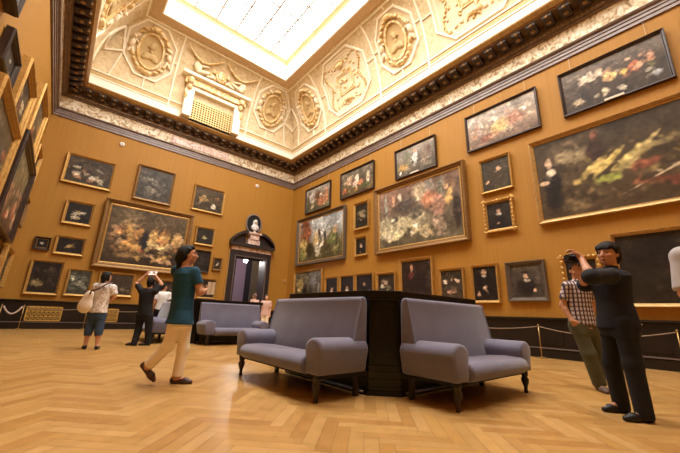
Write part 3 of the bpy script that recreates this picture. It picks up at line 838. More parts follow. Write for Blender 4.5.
def painting(side, u0, u1, z0, z1, fw, style, spec, label, seed, dep=.09, liner=None, wires=False, plq=False, beads=False, crest=False):
    w, h = u1-u0, z1-z0; c = (u0+u1)/2; fw *= .8; dep *= 1.3
    tilt = math.radians(1.6)                             # hung leaning out a little at the top
    loc = side_pt(side, c, math.sin(tilt)*h/2+.002, (z0+z1)/2)
    r = empty('framed_painting', loc); r.rotation_euler = (tilt, 0, {'back': 0, 'right': -PI/2, 'left': PI/2}[side])
    tag(r, label, 'painting', {'back': 'paintings on the back wall', 'right': 'paintings on the right wall', 'left': 'paintings on the left wall'}[side])
    def prof_ring(mb, prof):
        n = len(prof); vs = []; fs = []
        for sx, sz in ((-1, -1), (1, -1), (1, 1), (-1, 1)):
            for i, o in prof: vs.append((sx*(w/2-i), -o, sz*(h/2-i)))
        for k in range(4):
            for j in range(n):
                j2 = (j+1) % n; k2 = (k+1) % 4
                fs.append((k*n+j, k*n+j2, k2*n+j2, k2*n+j))
        mb.add(vs, fs)
    mb = MB()
    prof_ring(mb, [(0, 0), (0, dep*.75), (fw*.1, dep), (fw*.28, dep*.98), (fw*.36, dep*.8), (fw*.62, dep*.72), (fw*.84, dep*.42), (fw*.88, dep*.5), (fw, dep*.46), (fw, 0)])
    if beads:
        st = fw*.42
        for L_, fn in ((w, lambda t, s: (t, s*(h/2-fw*.2))), (h, lambda t, s: (s*(w/2-fw*.2), t))):
            n = int(L_/st)
            for s in (-1, 1):
                for k in range(n):
                    x, z = fn(-L_/2+(k+.5)*L_/n, s); mb.blob((x, -dep, z), [(st*.4, 0, 0), (0, st*.3, 0), (0, 0, st*.4)], 5, 4)
    if crest:
        rr = random.Random(seed)
        for s in (-1, 1):
            for k in range(9):
                t = -1+2*k/8
                mb.blob((t*w/2, -dep*.8, s*(h/2-fw*.3)), [(w*.07, 0, 0), (0, .03, 0), (0, 0, fw*.45*(1.3 if k in (0, 4, 8) else .8))], 7, 5)
                mb.blob((s*(w/2-fw*.3), -dep*.8, t*h/2), [(fw*.45, 0, 0), (0, .03, 0), (0, 0, h*.06)], 7, 5)
    mb.build('frame', M[FR[style]], r)
    i = fw
    if liner:
        mb = MB(); prof_ring(mb, [(fw*.97, 0), (fw*.97, dep*.45), (fw*.97+liner*.5, dep*.5), (fw*.97+liner, dep*.36), (fw*.97+liner, 0)]); mb.build('inner_frame', M['gold'], r); i = fw+liner*.9
    cw, ch = w-2*i+.02, h-2*i+.02
    nx, ny, img = paint(cw, ch, *spec, seed)
    X, Z = np.meshgrid(np.linspace(-cw/2, cw/2, nx), np.linspace(-ch/2, ch/2, ny))
    co = np.stack([X.ravel(), np.full(X.size, -dep*.36), Z.ravel()], -1)
    b = (np.arange(ny-1)[:, None]*nx+np.arange(nx-1)[None, :]).ravel()
    fs = np.stack([b, b+1, b+nx+1, b+nx], -1)
    me = bpy.data.meshes.new('canvas'); me.from_pydata(co.tolist(), [], fs.tolist())
    ca = me.color_attributes.new('Col', 'FLOAT_COLOR', 'POINT')
    ca.data.foreach_set('color', np.concatenate([img.reshape(-1, 3), np.ones((X.size, 1))], 1).astype(np.float32).ravel())
    me.materials.append(M['canvas'])
    o = bpy.data.objects.new('canvas', me); COL.objects.link(o); o.parent = r
    if plq:
        mb = MB(); mb.box(-.2, .2, -dep-.012, -dep+.01, -h/2+.02, -h/2+.075); tag(mb.build('nameplate', M['plaque'], r), 'ivory nameplate')
    if wires:
        for s in (-1, 1):
            mb = MB(); zt = 8.3-(z0+z1)/2
            mb.tube([(s*w*.36, -.01, h/2-.05), (s*w*.36, .03, zt)], .008, 4); tag(mb.build('hanging_wire', M['wire'], r), 'thin hanging wire')
    return r

FL = [(214, 160, 120), (196, 138, 96), (226, 182, 142), (170, 112, 78)]            # flesh
DK = [(40, 30, 24), (56, 42, 30), (30, 24, 22)]
FRUIT = [(180, 104, 66), (206, 160, 70), (130, 70, 50), (120, 120, 60), (220, 200, 160)]
PALE = [(214, 202, 170), (196, 186, 160), (230, 222, 200), (170, 160, 134)]
def portrait(face=(.5, .68), coll=True, bg=(44, 36, 30), dress=(22, 19, 20), red=None, hand=True):
    u, v = face
    b = [(u, v-.36, .30, .34, 0, dress, 1), (u, v-.60, .4, .30, 0, dress, 1)]
    if red: b.append((u-.02, v-.3, .14, .26, 0, red, .8))
    if coll: b += [(u, v-.12, .12, .07, 0, (222, 212, 198), 1)]
    b += [(u, v, .085, .11, 0, (206, 160, 126), 1), (u, v+.08, .09, .05, 0, (52, 36, 26), .9)]
    if hand: b.append((u-.06, v-.46, .06, .04, .4, (196, 150, 118), .9))
    return ([(0, bg), (1, bg)], b, [])
def still(n=14, pal=None, u=(.2, .8), v=(.25, .6), bg=(34, 27, 22), s=(.05, .12)):
    return ([(0, bg), (1, tuple(int(c*1.1) for c in bg))], [], [(n, u, v, s, 2.2, pal or PALE+FRUIT[:2], .95)])
def crowd(n=18, bg=((58, 44, 32), (84, 70, 52)), pal=None, v=(.15, .65), s=(.05, .13), extra=()):
    return ([(0, bg[0]), (1, bg[1])], list(extra), [(n, (.06, .94), v, s, 1.8, pal or FL+[(150, 60, 44), (190, 160, 90), (90, 84, 76)]+DK, .95)])

# back wall
painting('back', -.79, .88, 5.61, 6.88, .12, 'gold', still(16, PALE+FL, (.15, .8), (.15, .65), (58, 46, 34)), 'wide still life with pale shapes, topmost left on the back wall', 1)
painting('back', -.44, .51, 3.96, 4.93, .12, 'gold', still(9, PALE+[(190, 150, 90)], (.25, .7), (.2, .6), (22, 20, 24)), 'squarish dark still life under the topmost left painting of the back wall', 2)
painting('back', -1.03, -.56, 2.83, 3.31, .09, 'black', still(3, PALE, (.4, .6), (.35, .6), (26, 22, 22)), 'tiny painting in a wide black frame, leftmost small one on the back wall', 3, liner=.02)
painting('back', -.45, .5, 2.74, 3.48, .11, 'gold', still(5, [(200, 180, 120), (180, 150, 80)], (.4, .75), (.3, .5), (26, 22, 22)), 'small still life with a pale fruit cluster beside the tiny black framed painting', 4)
painting('back', -.95, .02, 1.2, 2.47, .10, 'gold', ([(0, (34, 28, 24)), (1, (30, 26, 28))], [(.28, .3, .2, .13, 0, (150, 132, 84), 1)], [(14, (.2, .85), (.2, .85), (.04, .1), 1.5, [(60, 44, 36), (74, 60, 40), (90, 60, 50)], .8)]), 'upright dark painting with a round pale basket low left, above the radiator grille', 5)
painting('back', .17, .96, 1.22, 2.26, .09, 'gold', still(10, [(170, 170, 150), (120, 124, 110), (86, 96, 86)], (.15, .85), (.2, .8), (58, 62, 54)), 'greenish grey painting just left of the woman with the white bag', 6)
painting('back', 1.16, 2.42, 1.28, 2.26, .10, 'gold', still(12, [(110, 96, 76), (150, 140, 120), (60, 50, 42)], (.1, .9), (.2, .7), (64, 52, 42)), 'low dim painting between the woman with the white bag and the photographer in black', 7)
painting('back', 3.03, 4.12, 1.26, 2.15, .10, 'gold', still(9, [(110, 90, 66), (84, 70, 54)], (.1, .9), (.2, .7), (46, 38, 32)), 'small low painting behind the photographer and the person in white', 8)
YL = [(206, 160, 76), (190, 128, 60), (220, 190, 120), (160, 110, 56), (214, 170, 120)]
painting('back', .8, 4.35, 2.4, 5.3, .24, 'old', ([(0, (66, 50, 34)), (.55, (82, 64, 44)), (1, (96, 80, 58))],
    [(.22, .78, .16, .3, .2, (110, 90, 62), .7), (.3, .5, .1, .3, .3, (200, 150, 70), 1), (.38, .62, .1, .12, 0, (208, 152, 84), 1), (.38, .4, .1, .24, -.2, (196, 140, 70), 1), (.48, .45, .12, .24, 0, (40, 38, 46), 1), (.57, .5, .09, .2, 0, (214, 172, 96), 1),
     (.62, .38, .16, .06, -.4, (226, 200, 140), 1), (.72, .55, .12, .2, 0, (190, 130, 66), 1), (.8, .4, .2, .08, .7, (224, 196, 130), 1), (.9, .55, .09, .16, 0, (206, 166, 100), 1), (.18, .35, .12, .24, 0, (56, 46, 36), 1), (.12, .58, .07, .07, 0, (190, 140, 100), .9),
     (.4, .22, .05, .2, .3, (196, 156, 84), 1), (.25, .15, .2, .05, .1, (150, 116, 70), .9), (.86, .2, .2, .16, 0, (46, 36, 30), 1), (.6, .2, .2, .12, 0, (60, 46, 34), 1)],
    [(70, (.06, .96), (.1, .68), (.03, .075), 1.8, YL+YL+DK+[(150, 70, 46), (120, 96, 60), (96, 76, 50)], .95), (16, (.1, .5), (.6, .9), (.04, .09), 1.6, [(120, 100, 70), (84, 66, 46), (150, 124, 84)], .7)]), 'huge dark painting crowded with golden figures, largest on the back wall', 9, dep=.16, liner=.07, beads=True)
painting('back', 1.68, 3.25, 5.54, 7.19, .13, 'old', still(16, [(150, 142, 124), (110, 104, 92), (84, 80, 72)], (.1, .9), (.2, .7), (62, 58, 52)), 'grey toned painting hanging above the huge crowded painting on the back wall', 10, beads=True)
painting('back', 4.17, 5.74, 5.64, 6.95, .11, 'gold', ([(0, (60, 48, 32)), (.6, (84, 68, 42)), (1, (70, 58, 44))], [(.68, .25, .12, .14, 0, (226, 214, 190), 1), (.3, .5, .22, .2, 0, (150, 118, 60), .8), (.3, .65, .1, .06, 0, (196, 170, 110), .8), (.45, .3, .3, .12, 0, (60, 44, 30), 1)], [(8, (.1, .9), (.3, .7), (.04, .09), 1.8, YL+DK, .8)]), 'brown painting with one white patch low right, topmost right on the back wall', 11)
painting('back', 4.55, 5.5, 3.95, 4.87, .11, 'gold', ([(0, (34, 30, 28)), (1, (44, 40, 36))], [(.5, .38, .17, .08, .2, (206, 190, 130), 1), (.45, .48, .09, .1, 0, (180, 160, 100), 1)], []), 'small painting with one pale yellow shape, right of the huge crowded painting', 12)
painting('back', 4.7, 5.43, 2.64, 3.7, .09, 'black', still(6, [(70, 58, 50), (54, 46, 44)], (.3, .7), (.3, .7), (34, 29, 29)), 'nearly black upright painting beside the head of the woman in teal', 13)
painting('back', 5.59, 6.04, 2.81, 3.44, .09, 'old', still(3, PALE, (.45, .6), (.35, .65), (54, 40, 32)), 'smallest gold framed painting close to the left edge of the doorway', 14)
painting('back', 5.04, 5.9, 1.42, 2.37, .08, 'gold', still(7, [(150, 96, 60), (196, 150, 90), (90, 60, 44)], (.2, .8), (.2, .6), (40, 30, 26)), 'low painting left of the doorway, behind the hands of the woman in teal', 15)

# right wall
painting('right', 12.7, 14.97, 6.33, 7.8, .10, 'black', ([(0, (90, 96, 70)), (.5, (120, 96, 72)), (1, (150, 150, 146))], [(.25, .6, .2, .3, 0, (190, 188, 178), .9), (.5, .65, .22, .22, 0, (96, 62, 40), 1), (.62, .3, .3, .2, 0, (192, 116, 78), 1), (.85, .5, .12, .36, 0, (190, 122, 86), 1), (.1, .3, .14, .3, 0, (78, 84, 60), 1), (.6, .62, .06, .06, 0, (226, 214, 196), 1), (.3, .2, .15, .1, 0, (206, 196, 160), .9)], [(10, (.4, .95), (.15, .8), (.04, .1), 1.5, FRUIT+FL, .9)]), 'dark framed painting with orange red figures, nearest the corner in the top row', 21, wires=True)
painting('right', 9.55, 11.87, 6.44, 7.82, .10, 'black', ([(0, (92, 70, 40)), (.5, (96, 84, 60)), (1, (130, 122, 108))], [(.5, .62, .12, .2, 0, (236, 224, 206), 1), (.46, .4, .16, .2, 0, (226, 196, 176), 1), (.62, .4, .22, .12, .4, (200, 120, 80), 1), (.12, .25, .16, .16, 0, (178, 92, 56), 1), (.25, .62, .2, .22, 0, (180, 150, 120), .9), (.85, .5, .12, .3, 0, (196, 186, 160), .9), (.75, .2, .3, .12, 0, (86, 92, 50), 1)], [(14, (.05, .95), (.1, .8), (.04, .1), 1.6, FRUIT+FL+DK, .9)]), 'dark framed painting with white and orange centre, second from corner in the top row', 22, wires=True)
painting('right', 6.3, 8.3, 6.42, 7.72, .09, 'black', ([(0, (84, 74, 58)), (.5, (120, 112, 98)), (1, (150, 144, 136))], [(.5, .5, .15, .28, 0, (226, 224, 224), 1), (.5, .78, .07, .09, 0, (206, 160, 130), 1), (.16, .32, .22, .14, 0, (206, 160, 80), .95), (.1, .15, .06, .12, 0, (236, 230, 214), 1), (.78, .55, .24, .36, 0, (130, 112, 96), .9), (.45, .38, .06, .1, 0, (40, 36, 40), 1), (.85, .7, .1, .2, 0, (110, 72, 60), .9), (.3, .7, .16, .18, 0, (110, 118, 90), .9)], [(6, (.05, .4), (.2, .4), (.04, .07), 1.5, FRUIT, .9)]), 'greyish painting with a white dressed figure, above the big market painting', 23, wires=True, plq=True)
painting('right', 2.75, 5.07, 6.45, 7.8, .09, 'black', ([(0, (120, 92, 74)), (.5, (150, 128, 110)), (1, (176, 168, 160))], [(.5, .42, .3, .2, .3, (214, 178, 110), 1), (.42, .68, .1, .1, 0, (222, 206, 190), 1), (.2, .6, .12, .26, 0, (196, 170, 156), .9), (.72, .5, .3, .2, 0, (170, 110, 92), .8), (.85, .7, .2, .2, 0, (186, 168, 150), .9), (.3, .2, .3, .12, 0, (140, 80, 60), .9), (.62, .75, .05, .05, 0, (206, 140, 110), .9)], [(12, (.08, .9), (.15, .7), (.04, .1), 1.8, FL+PALE, .8)]), 'pale rosy painting in a dark frame, fourth from the corner in the top row', 24, wires=True)
painting('right', -.08, 2.17, 6.45, 7.81, .10, 'black', ([(0, (58, 46, 38)), (.6, (74, 60, 48)), (1, (110, 98, 88))], [(.32, .68, .28, .12, .15, (206, 190, 168), 1), (.5, .5, .12, .12, 0, (214, 180, 110), 1), (.63, .5, .08, .1, 0, (226, 180, 80), 1), (.73, .52, .12, .14, 0, (196, 104, 62), 1), (.88, .62, .08, .12, 0, (190, 126, 96), 1), (.2, .35, .16, .16, 0, (54, 44, 40), 1), (.14, .2, .12, .1, 0, (206, 184, 150), 1), (.42, .22, .07, .12, 0, (224, 206, 174), 1), (.9, .2, .1, .08, 0, (170, 176, 186), .9)], [(16, (.4, .95), (.35, .8), (.05, .09), 1.4, FRUIT+FL+[(170, 70, 46)], .9), (8, (.08, .9), (.12, .35), (.04, .08), 1.8, DK+PALE, .8)]), 'dark framed painting of orange and yellow fruit heaps, far right of the top row', 25, wires=True, plq=True)
painting('right', 11.37, 15.5, 3.42, 6.06, .19, 'grey', ([(0, (84, 78, 48)), (.4, (110, 100, 64)), (.55, (150, 156, 150)), (1, (172, 188, 198))],
    [(.16, .66, .3, .42, 0, (150, 84, 48), 1), (.14, .9, .3, .08, 0, (128, 66, 40), 1), (.12, .4, .16, .2, 0, (196, 176, 96), 1), (.42, .45, .14, .2, 0, (206, 180, 120), 1), (.5, .62, .06, .12, 0, (96, 60, 46), 1), (.62, .52, .06, .16, 0, (66, 60, 56), 1), (.8, .46, .22, .26, 0, (104, 112, 64), 1), (.85, .62, .1, .1, 0, (190, 150, 110), .9),
     (.46, .24, .14, .16, .3, (232, 224, 196), 1), (.56, .34, .1, .06, .6, (236, 228, 204), 1), (.28, .25, .2, .2, 0, (64, 56, 34), 1), (.1, .16, .16, .16, 0, (150, 150, 70), .9), (.68, .2, .2, .14, 0, (86, 80, 50), 1), (.9, .2, .14, .2, 0, (96, 92, 56), 1), (.72, .7, .04, .06, 0, (206, 206, 200), 1)],
    [(16, (.1, .95), (.15, .55), (.03, .07), 1.8, FL+PALE+DK+[(96, 100, 50)], .85)]), 'large outdoor scene with pale blue sky and a white patch, beside the room corner', 26, dep=.14, liner=.06)
painting('right', 9.84, 10.84, 4.66, 5.96, .13, 'gold', still(6, [(180, 160, 120), (130, 112, 84)], (.3, .7), (.3, .8), (34, 32, 26)), 'narrow upright dark painting between the outdoor scene and the big market painting', 27)
painting('right', 9.92, 10.75, 3.43, 4.33, .13, 'gold', portrait((.5, .6), True, (34, 30, 26)), 'small portrait with a white collar under the narrow upright painting', 28)
painting('right', 5.17, 9.39, 3.36, 6.2, .22, 'old', ([(0, (96, 88, 66)), (.4, (104, 94, 76)), (1, (136, 104, 92))],
    [(.55, .84, .16, .2, 0, (186, 168, 138), .9), (.68, .8, .1, .24, 0, (136, 132, 124), .9), (.8, .78, .1, .3, 0, (120, 118, 104), .9), (.9, .86, .1, .16, .5, (124, 90, 66), .9), (.2, .82, .26, .12, .1, (150, 110, 96), .8), (.1, .74, .04, .2, 0, (170, 190, 176), 1), (.22, .8, .04, .12, 0, (214, 160, 126), 1), (.3, .82, .05, .1, .3, (216, 204, 180), 1), (.36, .66, .3, .14, 0, (78, 74, 72), .9),
     (.68, .66, .18, .15, .2, (188, 118, 84), 1), (.62, .58, .1, .08, 0, (180, 120, 90), .9), (.76, .5, .14, .22, 0, (176, 128, 108), 1), (.76, .24, .14, .2, 0, (150, 128, 108), 1), (.88, .6, .08, .16, 0, (210, 168, 96), 1), (.85, .78, .05, .06, 0, (206, 164, 120), 1), (.95, .4, .08, .34, 0, (60, 46, 40), 1), (.5, .5, .2, .14, 0, (96, 92, 84), 1),
     (.2, .32, .34, .12, .25, (196, 188, 150), 1), (.4, .36, .3, .1, -.3, (186, 176, 136), 1), (.14, .16, .16, .1, -.4, (226, 214, 176), 1), (.3, .2, .2, .07, .5, (206, 196, 150), 1), (.1, .44, .2, .07, 0, (180, 172, 140), .9), (.52, .22, .2, .08, .2, (180, 164, 124), .9), (.62, .14, .14, .07, 0, (206, 180, 130), .9), (.6, .34, .18, .08, .3, (130, 120, 92), 1)],
    [(34, (.05, .62), (.1, .5), (.025, .05), 3.2, PALE+[(150, 140, 104), (110, 104, 84), (216, 206, 160)], .85), (14, (.08, .5), (.52, .78), (.03, .06), 2, [(110, 84, 76), (150, 120, 100), (84, 80, 80)], .8)]), 'big painting of pale heaped fish and red clad figures, middle of the right wall', 29, dep=.16, liner=.06, beads=True)
painting('right', 3.7, 4.71, 4.81, 5.97, .09, 'gold', ([(0, (58, 50, 36)), (1, (62, 54, 40))], [(.55, .4, .26, .36, 0, (66, 54, 38), 1), (.62, .66, .08, .1, 0, (206, 164, 126), 1), (.2, .3, .06, .05, 0, (196, 160, 120), 1), (.62, .78, .1, .05, 0, (40, 30, 24), 1)], []), 'plain gold framed olive brown portrait above the ornate framed portrait', 30)
painting('right', 3.77, 4.67, 3.5, 4.52, .12, 'gold', portrait((.5, .68), True, (40, 34, 30), (26, 22, 26)), 'portrait of a lady with a wide white collar in an ornate scrolled gold frame', 31, crest=True)
painting('right', -1.0, 3.13, 3.5, 5.97, .11, 'pale', ([(0, (70, 54, 34)), (.5, (78, 63, 42)), (1, (64, 52, 38))],
    [(.24, .72, .22, .1, .1, (150, 132, 96), .9), (.09, .38, .12, .36, 0, (24, 22, 24), 1), (.08, .7, .045, .07, 0, (222, 186, 150), 1), (.09, .58, .07, .05, 0, (230, 212, 184), 1), (.04, .46, .06, .03, 0, (214, 178, 140), 1), (.36, .86, .04, .08, 0, (164, 92, 62), .9), (.36, .7, .1, .2, 0, (56, 36, 30), 1), (.32, .5, .26, .05, .7, (206, 180, 96), 1), (.4, .52, .26, .04, .75, (190, 166, 84), 1), (.5, .5, .26, .06, .7, (216, 196, 110), 1), (.56, .56, .26, .035, .75, (196, 176, 110), 1), (.4, .36, .12, .06, 0, (150, 160, 60), 1), (.58, .42, .16, .05, .2, (130, 70, 46), 1),
     (.66, .6, .12, .05, 0, (170, 152, 96), .9), (.84, .52, .12, .07, .2, (200, 180, 96), 1), (.74, .36, .5, .012, .42, (206, 186, 150), 1), (.74, .16, .22, .08, -.2, (118, 58, 42), 1), (.6, .22, .16, .05, -.2, (120, 60, 36), .9), (.2, .14, .14, .09, 0, (120, 100, 66), .9), (.95, .6, .1, .2, 0, (170, 140, 90), .9), (.92, .3, .16, .1, 0, (120, 110, 60), .9)],
    [(22, (.2, .95), (.3, .65), (.02, .045), 3, [(196, 176, 96), (150, 130, 70), (110, 96, 50), (84, 66, 40), (60, 40, 30)], .8), (14, (.15, .6), (.06, .25), (.03, .06), 1.8, [(84, 70, 46), (110, 92, 60)], .7)]), 'enormous dark painting of a lady by heaped vegetables in a thin gold frame', 32, dep=.12, liner=.03)
painting('right', 13.03, 15.56, 1.4, 3.12, .12, 'gold', ([(0, (70, 58, 36)), (1, (110, 106, 92))], [(.18, .6, .24, .3, 0, (176, 156, 90), .9), (.7, .62, .22, .2, 0, (110, 108, 116), .9), (.4, .3, .16, .3, 0, (30, 26, 22), 1), (.62, .3, .1, .3, 0, (44, 38, 34), 1), (.9, .4, .06, .2, 0, (140, 136, 130), .9)], [(6, (.1, .9), (.1, .4), (.05, .1), 1.5, DK, .9)]), 'low landscape with dark figures beside the room corner, under the large outdoor scene', 33)
painting('right', 11.79, 12.78, 1.5, 2.64, .10, 'gold', portrait((.5, .5), True, (30, 28, 34), hand=False), 'low portrait with a small white collar, first right of the landscape with dark figures', 34)
painting('right', 10.69, 11.68, 1.5, 2.65, .10, 'gold', portrait((.5, .52), True, (28, 26, 34), hand=False), 'low portrait with a broad white bib, second right of the landscape with dark figures', 35)
painting('right', 9.53, 10.63, 1.5, 2.66, .10, 'gold', portrait((.5, .62), False, (36, 32, 40)), 'low dim portrait without a collar, third right of the landscape with dark figures', 36)
painting('right', 8.34, 9.35, 1.5, 2.6, .11, 'gold', still(6, FL+PALE, (.2, .8), (.3, .75), (40, 34, 30)), 'low group of small faces over the near pedestal, left of the tall portrait', 37)
painting('right', 6.63, 8.13, 1.4, 3.02, .13, 'gold', ([(0, (40, 26, 24)), (1, (46, 32, 28))], [(.35, .82, .05, .09, 0, (222, 160, 120), 1), (.35, .7, .03, .08, 0, (200, 150, 116), 1), (.33, .6, .14, .16, 0, (110, 36, 38), 1), (.5, .4, .36, .3, 0, (36, 26, 28), 1), (.9, .5, .06, .3, 0, (64, 52, 48), .8)], []), 'tall low portrait of a figure in dark red above the right sofa', 38)
painting('right', 5.49, 6.42, 1.4, 2.53, .10, 'gold', ([(0, (56, 46, 38)), (1, (60, 52, 42))], [(.2, .62, .07, .09, 0, (226, 206, 180), 1), (.5, .66, .05, .07, 0, (206, 160, 126), 1), (.8, .62, .06, .07, 0, (222, 190, 160), 1), (.5, .28, .16, .08, .2, (222, 166, 140), 1), (.3, .4, .14, .1, 0, (80, 70, 60), 1)], [(6, (.1, .9), (.2, .5), (.05, .08), 1.5, [(110, 96, 76), (70, 58, 46)], .9)]), 'low group portrait with three pale faces, right of the tall portrait', 39)
painting('right', 4.39, 5.26, 1.38, 2.55, .10, 'gold', ([(0, (24, 20, 22)), (1, (32, 27, 27))], [(.5, .4, .34, .44, 0, (18, 16, 18), 1), (.48, .84, .09, .09, 0, (206, 168, 134), 1), (.48, .72, .09, .05, 0, (186, 170, 156), 1), (.5, .38, .06, .05, 0, (206, 170, 140), 1), (.2, .18, .06, .06, .5, (206, 160, 130), 1)], []), 'low portrait of a bearded figure in black, above the end of the right sofa', 40)
painting('right', 3.13, 4.17, 1.42, 2.53, .14, 'grey', ([(0, (66, 58, 52)), (1, (78, 70, 62))], [(.48, .3, .34, .34, 0, (26, 23, 26), 1), (.5, .66, .07, .1, 0, (214, 172, 136), 1), (.5, .52, .13, .05, 0, (200, 188, 170), 1), (.5, .76, .16, .05, 0, (34, 28, 26), 1), (.74, .2, .06, .05, 0, (196, 150, 120), 1)], []), 'portrait of a dark hatted figure in a wide grey frame above the barrier post', 41)
painting('right', 1.92, 2.76, 1.38, 2.53, .13, 'gold', portrait((.55, .66), False, (40, 30, 26)), 'ornate gold framed painting behind the man in the checked shirt', 42, crest=True)
painting('right', -.9, 1.66, 1.27, 2.97, .10, 'pale', ([(0, (40, 32, 22)), (.5, (30, 25, 22)), (1, (34, 29, 26))], [(.42, .6, .05, .07, 0, (150, 84, 64), .9), (.4, .48, .14, .14, 0, (46, 28, 26), 1), (.55, .22, .22, .07, .2, (96, 84, 44), .9), (.72, .14, .14, .06, 0, (84, 74, 44), .9), (.5, .85, .2, .04, 0, (64, 58, 52), .7)], [(10, (.3, .9), (.08, .3), (.03, .06), 2, [(74, 62, 36), (60, 48, 34)], .7)]), 'very dark low painting in a thin gold frame behind the man raising the camera', 43, dep=.11)

# left wall, seen at a grazing angle
painting('left', 4.4, 7.0, 5.5, 7.4, .16, 'black', crowd(18, ((36, 30, 28), (60, 54, 50)), PALE+FL+DK), 'large black framed painting nearest the viewer on the left wall', 51, dep=.14)
painting('left', 7.3, 8.5, 4.85, 5.5, .10, 'black', crowd(8, ((36, 30, 28), (60, 54, 50)), PALE+FL+DK), 'small dark framed painting beside the nearest gold frame on the left wall', 59, dep=.1)
painting('left', 8.9, 10.7, 4.75, 6.0, .15, 'gold', still(12, FRUIT, (.1, .9), (.2, .7), (50, 44, 34)), 'gold framed painting second from the viewer in the upper row of the left wall', 52, dep=.14)
painting('left', 11.5, 13.75, 5.4, 6.9, .16, 'gold', crowd(14, ((70, 60, 40), (96, 88, 66))), 'gold framed painting highest on the left wall, two from the corner', 53, dep=.14)
painting('left', 14.5, 16.0, 5.2, 6.2, .13, 'gold', still(8, PALE, (.2, .8), (.2, .7), (60, 50, 36)), 'small gold framed painting up beside the left room corner', 54, dep=.12)
painting('left', 10.9, 14.7, 2.7, 5.15, .20, 'black', crowd(22, ((84, 54, 40), (120, 112, 78)), FL+[(190, 84, 70), (96, 110, 70), (200, 180, 140)]), 'big black framed painting with red and green figures on the left wall', 55, dep=.15)
painting('left', 15.05, 16.3, 3.5, 4.5, .13, 'old', still(8, FRUIT, (.2, .8), (.2, .7), (56, 44, 34)), 'small dark framed painting low beside the left room corner', 56, dep=.12)
painting('left', 14.4, 16.2, 1.35, 2.6, .14, 'gold', still(10, [(110, 112, 66), (150, 130, 84)], (.1, .9), (.2, .8), (84, 78, 50)), 'greenish painting in the lowest row of the left wall next to the corner', 57, dep=.12)
painting('left', 7.4, 10.3, 2.9, 4.65, .16, 'gold', crowd(14, ((60, 52, 36), (90, 80, 60))), 'gold framed painting under the nearest black framed one on the left wall', 58, dep=.14)

# ------------------------------------------------------------------ barrier posts and ropes
def post(p, label, group):
    r = empty('barrier_post', (p[0], p[1], 0)); tag(r, label, 'barrier post', group)
    mb = MB(); mb.lathe([(.12, 0), (.12, .012), (.10, .02), (.03, .035)], n=18); mb.build('base', M['brass'], r, smooth=False)
    mb = MB(); mb.lathe([(.011, .03), (.011, .78)], n=10); mb.build('pole', M['brass'], r, smooth=True)
    mb = MB(); mb.blob((0, 0, .80), [(.022, 0, 0), (0, .022, 0), (0, 0, .024)], 10, 6); mb.build('finial', M['brass'], r, smooth=True)
def rope(a, b, sag, label, group, m='rope', rad=.012):
    mb = MB(); n = 14
    L_ = math.hypot(b[0]-a[0], b[1]-a[1]); e = (.016+rad*.9)/L_
    mb.tube([(a[0]+(b[0]-a[0])*(e+(1-2*e)*k/n), a[1]+(b[1]-a[1])*(e+(1-2*e)*k/n), .765-sag*4*(k/n)*(1-k/n)) for k in range(n+1)], rad, 6)
    tag(mb.build('barrier_rope', M[m], smooth=True), label, 'rope', group)
GP, GR = 'barrier posts along the right wall', 'barrier ropes along the right wall'
PR = [(9.66, 11.2, 'brass barrier post along the right wall, hidden behind the near pedestal'), (9.66, 8.6, 'second brass barrier post hidden behind the near pedestal'), (9.66, 6.0, 'brass barrier post behind the backrest of the right sofa'), (9.66, 3.4, 'brass barrier post standing free beside the armrest of the right sofa'), (9.66, .85, 'brass barrier post by the right wall at the right edge of the picture')]
for x, y, l in PR[2:]: post((x, y), l, GP)
rope(PR[2], PR[3], .1, 'beige rope running from behind the right sofa to the free standing post', GR)
rope(PR[3], PR[4], .16, 'beige rope running behind the two standing men', GR)
GB = 'barrier posts along the back wall'
post((-1.32, 15.9), 'brass barrier post in the left corner of the room', GB)
post((-.78, 16.1), 'brass barrier post left of the radiator grille', GB)
post((1.0, 16.1), 'brass barrier post behind the woman with the white bag', GB)
post((3.2, 16.1), 'brass barrier post behind the photographer in black', GB)
post((5.9, 16.1), 'brass barrier post left of the doorway', GB)
rope((-1.32, 15.9), (-.78, 16.1), .25, 'thick pale rope hanging in a deep curve in the left corner', 'barrier ropes along the back wall', 'ropew', .028)
rope((-.78, 16.1), (1.0, 16.1), .08, 'thin rope crossing in front of the radiator grille', 'barrier ropes along the back wall')
rope((1.0, 16.1), (3.2, 16.1), .08, 'thin rope between the woman with the bag and the photographer in black', 'barrier ropes along the back wall')
rope((3.2, 16.1), (5.9, 16.1), .08, 'thin rope behind the far pedestal towards the doorway', 'barrier ropes along the back wall')
